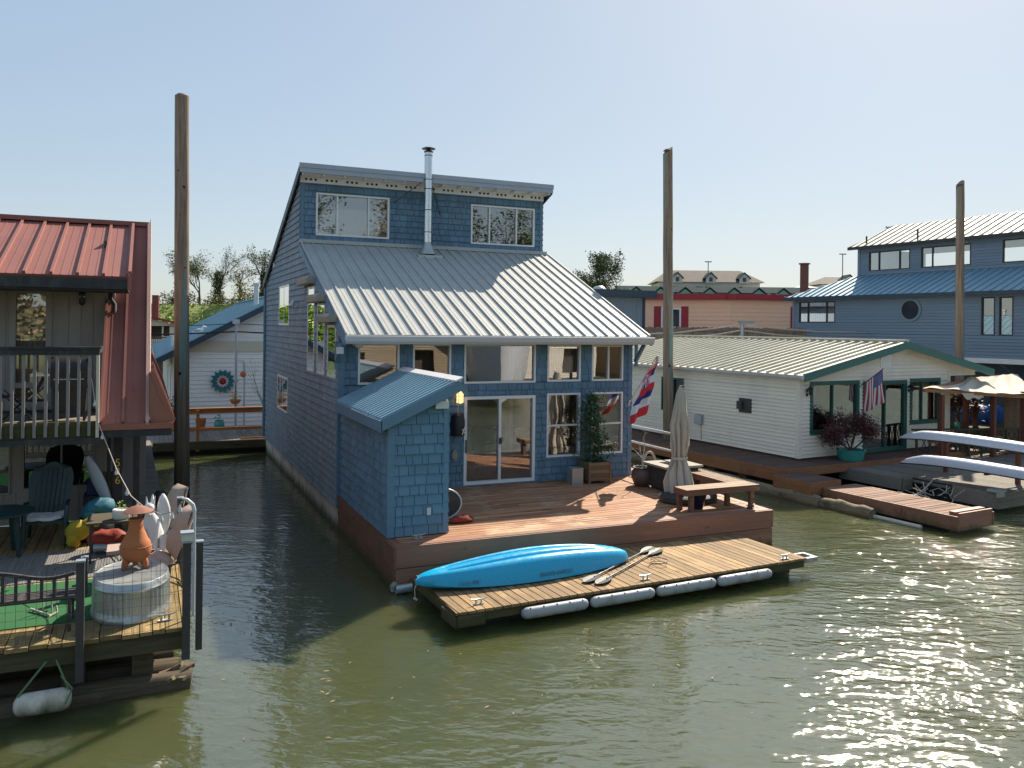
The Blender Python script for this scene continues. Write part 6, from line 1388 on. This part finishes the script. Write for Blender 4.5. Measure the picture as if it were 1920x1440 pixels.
def wplate(par, P0, e, n_, a0, a1, z0, z1, d0, d1_, mat, name):
    m = MB(); p = onw(P0, e, n_, a0, d1_); m.par((p.x, p.y, z0), (e.x*(a1-a0), e.y*(a1-a0), 0), (-n_.x*(d1_-d0), -n_.y*(d1_-d0), 0), (0, 0, z1-z0)); return m.build(name, mat, par)
xw = L1-4.05
w_ = wplate(SA, cl_, e1, n1, xw-.1, xw+1.1, 4.5, 5.75, .02, .05, 'white', 'window'); wplate(SA, cl_, e1, n1, xw, xw+.46, 4.6, 5.65, .05, .058, 'windowdark', 'pane').parent = w_; wplate(SA, cl_, e1, n1, xw+.54, xw+1.0, 4.6, 5.65, .05, .058, 'windowdark', 'pane').parent = w_
wplate(SA, cl_, e1, n1, xw-.55, xw-.12, 4.4, 5.85, .02, .05, 'pinkroof', 'shutter'); wplate(SA, cl_, e1, n1, xw+1.12, xw+1.55, 4.4, 5.85, .02, .05, 'pinkroof', 'shutter')
w_ = wplate(SA, c0, e2, n2, 3.9, 5.3, 4.2, 5.9, .02, .05, 'pinkroof', 'window'); wplate(SA, c0, e2, n2, 4.0, 5.2, 4.2, 5.8, .05, .058, 'windowdark', 'pane').parent = w_
SB = thing('grey_blue_block', (21, 38, .5), 'plain grey blue flat roofed building beside the salmon house', 'building')
m = MB(); wallskin(m, 'y-', 36.0, 17, 23.3, .5, 6.1, [], 'batten', .16); wallskin(m, 'x+', 23.3, 36, 44, .5, 6.1, [], 'batten', .16); m.build('wall', 'lap_blue', SB)
m = MB(); m.box(17, 23.75, 35.5, 44, 6.02, 6.38); m.box(23.18, 23.34, 35.95, 36.08, .5, 6.02); m.build('roof', 'darkblue', SB)
m = MB(); m.ball((21.8, 38, 6.38), .42, 16, 1, 1, .75); m.build('roof_vent', 'alu', SB)
FE = thing('board_fence', (28, 36, .5), 'long brown vertical board fence below the salmon house', 'fence')
m = MB(); p, q = Vector((22.5, 38.3, 0)), Vector((34, 33.2, 0)); e = (q-p).normalized(); L = (q-p).length; x = 0
while x < L:
    a_ = p+e*x; m.par((a_.x, a_.y, .5), e*.135, Vector((-e.y, e.x, 0))*.03, (0, 0, 4.06+rnd.uniform(-.03, .03))); x += .145
m.build('boards', 'fence', FE)
m = MB(); m.par((p.x, p.y-.06, 4.35), e*L, (0, .04, 0), (0, 0, .12)); m.build('rail', 'fence', FE)
dk_ = MB(); dk_.box(15, 48, 33, 50, .2, .5); dk_.build('main_walkway', 'greydock', org=(30, 36, .2), label='long grey main walkway behind the cream house', cat='walkway')
b = thing('service_post', (25.5, 31.5, .5), 'grey service post with insulated pipes above the cream ridge', 'post')
m = MB(); m.tube([(26.2, 31.9, .5), (26.2, 31.9, 4.75)], .10, 10); m.box(26.0, 26.9, 31.8, 32.0, 4.76, 4.88); m.tube([(26.05, 31.85, .5), (26.05, 31.85, 4.2)], .07, 8); m.build('shaft', 'fascia_grey', b)
for dz, lb in ((4.72, 'upper pale insulated pipe slung above the board fence'), (4.42, 'lower pale insulated pipe slung across the board fence')):
    b = MB(); P3 = [Vector((19.5, 33.5, dz-.55)), Vector((26.2, 31.9, dz)), Vector((33.5, 29.8, dz-.28))]; pts = []
    for a_, c_ in zip(P3, P3[1:]):
        for i in range(13): t = i/12; v = a_.lerp(c_, t); v.z -= .16*math.sin(math.pi*t); pts.append(v+Vector((0, 0, .012*math.sin(i*8))))
    b.tube(pts, .035, 6); b.build('insulated_pipe', 'rope', org=(26, 32, 4.5), label=lb, cat='pipe', group='insulated pipes')
b = MB(); b.tube([(43.6, 46.3, -1), (43.6, 46.3, 9.25)], .30, 18); b.tube([(43.6, 46.3, 9.25), (43.6, 46.3, 9.33)], .40, 18); b.build('rusty_pile', 'rustpile', org=(43.6, 46.3, 0), label='tall thick rusty pile above the salmon house roof', cat='piling', group='rusty steel piles')
b = thing('tree', (55.9, 95.5, 3.5), 'full leafy tree alone on the skyline right of the blue house roof', 'tree')
m = MB(); tp = []; rr = random.Random(5); branch(m, (55.9, 95.5, 1), (0, 0, 1), 4.6, .24, 5, tp, rr, .16, (2, 3), .16, .70, .62); m.build('trunk', 'bark', b)
m = MB(); leaves(m, rr.sample(tp, min(len(tp), 1500)), 7, .15, .30, rr)
for i in range(420):
    t_ = rr.random(); a_ = rr.random()*6.28; r_ = 1.9*math.sin(math.pi*min(1, .12+t_*.86))**.7*rr.random()**.4; leaves(m, [(55.9+r_*math.cos(a_), 95.5+r_*math.sin(a_), 8.6+t_*5.4)], 6, .15, .32, rr)
for i in range(220): leaves(m, [(53.6+rr.gauss(0, 1.0), 95, 8.2+rr.random()*2.0)], 8, .14, .3, rr)
for i in range(120): leaves(m, [(57.6+rr.gauss(0, .8), 95, 8.2+rr.random()*1.2)], 8, .14, .3, rr)
m.build('crown', 'leaf_ivy', b)
# apartments
frame((116, 167), -25); AZ = 1.6
def apt(x0, x1, zb, zr, nd, lab, arch=False):
    zb += 2.2; zr += 2.2; A_ = thing('apartment_building', (x0, 0, 3.5), lab, 'building', 'distant apartment buildings')
    m = MB(); wallskin(m, 'y-', 0, x0, x1, 3.5, zb, [], 'flat'); m.box(x0, x1, .2, 14, 3.5, zb-.1); m.build('wall', 'aptwall', A_)
    m = MB(); m.poly([(x0-1, -1, zb), (x1+1, -1, zb), (x1-3, 7, zr), (x0+3, 7, zr)]); m.poly([(x0-1, -1, zb), (x0+3, 7, zr), (x0-1, 15, zb)]); m.poly([(x1+1, -1, zb), (x1+1, 15, zb), (x1-3, 7, zr)]); m.poly([(x0-1, 15, zb), (x0+3, 7, zr), (x1-3, 7, zr), (x1+1, 15, zb)]); m.build('roof', 'aptroof', A_)
    for i in range(nd):
        x = x0+(x1-x0)*(i+.5)/nd; d_ = MB(); d_.poly([(x-1.2, -1.2, zb-.2), (x+1.2, -1.2, zb-.2), (x+1.2, -1.2, zb+1.0), (x, -1.2, zb+2.1), (x-1.2, -1.2, zb+1.0)]); dm = d_.build('dormer', 'aptwall', A_, fixn=False)
        m = MB(); m.par((x-1.5, -1.6, zb+.75), (1.5, 0, 1.45), (0, 5, 0), (0, 0, .2)); m.par((x+1.5, -1.6, zb+.75), (-1.5, 0, 1.45), (0, 5, 0), (0, 0, .2)); m.build('dormer_roof', 'aptdark', dm)
        m = MB(); m.box(x-.4, x+.4, -1.28, -1.23, zb+.1, zb+1.1); m.build('window', 'windowdark', dm)
apt(-3, 21, 13.6, 16.9, 3, 'distant tan roofed apartment building with three white dormers'); apt(36, 60, 13.4, 15.6, 2, 'distant apartment building farther right with two dormers behind the rusty pile')
AR = thing('distant_row', (0, -10, 3.5), 'distant row of dark roofs with small mint green gables', 'building', None)
m = MB(); m.box(-14, 60, -9, -3, 3.5, 11.6); m.build("wall", "aptwall", AR)
m = MB(); m.par((-14.5, -10, 12.7), (75, 0, 0), (0, 5, 1.6), (0, 0, .2)); m.build('roof', 'aptdark', AR)
for i in range(12):
    x = -10+i*5.6; m = MB(); m.poly([(x-1.8, -10.2, 12.3), (x+1.8, -10.2, 12.3), (x, -10.2, 13.7)]); gm = m.build('gable', 'aptmint', AR, fixn=False)
    m = MB(); m.par((x-2.2, -10.5, 12.2), (2.2, 0, 1.75), (0, 5, 0), (0, 0, .2)); m.par((x+2.2, -10.5, 12.2), (-2.2, 0, 1.75), (0, 5, 0), (0, 0, .2)); m.build('gable_roof', 'aptdark', gm)
b = MB(); b.box(29, 34, -2, 3, 3.5, 14.6); b.poly([(28.5, -2.5, 14.6), (34.5, -2.5, 14.6), (31.5, .5, 15.5)]); b.build('white_cupola', 'aptwall', org=(31, 0, 3.5), label='small distant white tower block between the apartment roofs', cat='building')
b = thing('arched_building', (40, -4, 3.5), 'distant building with a curved arch roof before the rusty pile', 'building')
m = MB(); m.loft([[(41+6*math.cos(t), y, 11.8+2.6*math.sin(t)) for t in [i*math.pi/16 for i in range(17)]]+[(35, y, 3.5), (47, y, 3.5)] for y in (-5, 4)], smooth=False); m.build('wall', 'aptwall', b)
m = MB(); m.loft([[(41+6.3*math.cos(t), y, 11.9+2.8*math.sin(t)) for t in [i*math.pi/16 for i in range(17)]] for y in (-5.5, -4.8)], close=False, cap=False); m.build('roof_edge', 'aptdark', b, fixn=False)
for x, h, lb in ((9, 20.8, 'tall distant light mast above the three dormer building'), (41.5, 23, 'tall distant light mast right of the rusty pile')):
    b = MB(); b.tube([(x, 2, 3.5), (x, 2, h)], .10, 6); b.box(x-.8, x+.8, 1.8, 2.2, h, h+.2); b.build('light_mast', 'aptdark', org=(x, 2, 3.5), label=lb, cat='light mast', group='distant light masts')
frame()

# ================================================================ ACROSS THE WATER, BEHIND THE CAMERA (seen in the window glass)
b = thing('motor_boat', (19, -8, 0), 'white motor boat moored across the channel, mirrored in the house windows', 'boat')
m = MB(); rg = []
for i in range(21):
    s = i/20; w_ = 1.7*math.sin(math.pi*min(1, .5+.5*(1-s))*1)**.5*(1 if s < .5 else 1)*(1-s**5); zt = 2.3+1.1*s**1.6; w_ = max(w_, .03)
    rg.append([(19+(i-10)*.0+math.sin(.35)*(s*11-5), -9+math.cos(.35)*(s*11-5)*.9, 0) for _ in (0,)])
m.b.free(); m = MB(); ax_ = Vector((-.35, .94, 0)).normalized(); sd_ = Vector((ax_.y, -ax_.x, 0)); O = Vector((21.5, -16, 0)); rg = []
for i in range(25):
    s = i/24; w_ = 1.9*(1-max(0, (s-.45)/.56)**2.4)**.7 if s < .999 else .02; zt = 3.0+1.3*s**2
    rg.append([O+ax_*s*11+sd_*w_*x+Vector((0, 0, z)) for x, z in ((-.15, .2), (-.8, .7), (-1.0, zt*.6), (-1.08, zt), (0, zt+.25), (1.08, zt), (1.0, zt*.6), (.8, .7), (.15, .2))])
m.loft(rg); m.build('hull', 'canoe', b)
m = MB(); rg = []
for i in range(9):
    s = i/8; w_ = 1.35*(1-.35*s); h = 1.7*(1-s**2.5*.85); rg.append([O+ax_*(1+s*5.2)+sd_*w_*x+Vector((0, 0, 3.3+h*z)) for x, z in ((-1, 0), (-.85, .9), (-.6, 1), (.6, 1), (.85, .9), (1, 0))])
m.loft(rg, smooth=False); m.build('cabin', 'canoe', b)
m = MB(); m.tube([O+ax_*(3+i*.8)+sd_*1.6*(1-i*.07)+Vector((0, 0, 4.4)) for i in range(10)], .03, 6); m.tube([O+ax_*(3+i*.8)-sd_*1.6*(1-i*.07)+Vector((0, 0, 4.4)) for i in range(10)], .03, 6); m.build('guard_rail', 'alu', b)
def opp(x0, x1, y, ze, zr, mat, rm, lab):
    h = thing('opposite_house', ((x0+x1)/2, y, 0), lab, 'house', 'houses across the channel'); xm = (x0+x1)/2; k_ = (zr-ze)/(xm-x0)
    m = MB(); wallskin(m, 'y+', y, x0, x1, .4, zr, [(x0+1, x0+2.4, 1.4, 2.6), (x1-3, x1-1.2, .8, 2.7), (xm-.6, xm+.6, ze+.1, ze+1.1)], 'lap', .18, clips=[((x0, y, ze), (-k_, 0, 1)), ((x1, y, ze), (k_, 0, 1))]); wallskin(m, 'x+', x1, y-9, y, .4, ze, [], 'lap', .18); wallskin(m, 'x-', x0, y-9, y, .4, ze, [], 'lap', .18); m.build('wall', mat, h)
    m = MB(); m.par((x0-.4, y-9, ze-.4*k_), (xm-x0+.4, 0, zr-ze+.4*k_), (0, 9.5, 0), (0, 0, .15)); m.par((x1+.4, y-9, ze-.4*k_), (xm-x1-.4, 0, zr-ze+.4*k_), (0, 9.5, 0), (0, 0, .15)); m.build('roof', rm, h)
    m = MB(); m.box(x0, x1, y-.6, y-.5, .4, ze); m.build('interior_wall', 'darkint', h)
    m = MB(); m.box(x0-.5, x1+.5, y-9, y+1.8, -.2, .4); m.build('float', 'beam', h)
opp(11.3, 19.8, -20, 3.2, 6.2, 'tanwall', 'aptroof', 'tan gabled house across the channel, mirrored in the upper right window')
opp(25, 34, -24, 5.5, 8.5, 'lap_white', 'aptroof', 'cream gabled house across the channel behind the motor boat')
opp(38, 47, -26, 3.6, 6.0, 'planter', 'aptdark', 'brown gabled house across the channel at its far end')
for (x, y, h_, sd, lf, lb) in ((8, -66, 17, 51, 'leaf_yellow', 'yellow green spring tree on the bank across the channel'), (20, -68, 19, 52, 'leaf_dark', 'dark green tree on the bank across the channel'), (33, -67, 18, 53, 'leaf_olive', 'olive budding tree on the bank across the channel'), (48, -68, 16, 54, 'leaf_ivy', 'ivy green tree on the bank across the channel'), (-6, -67, 15, 55, 'leaf_olive', 'leftmost budding tree on the bank across the channel')):
    bare_tree(x, y, 5.5, h_, sd, lb, lf, 2200, .75, 4, 'trees across the channel', .26, .7)
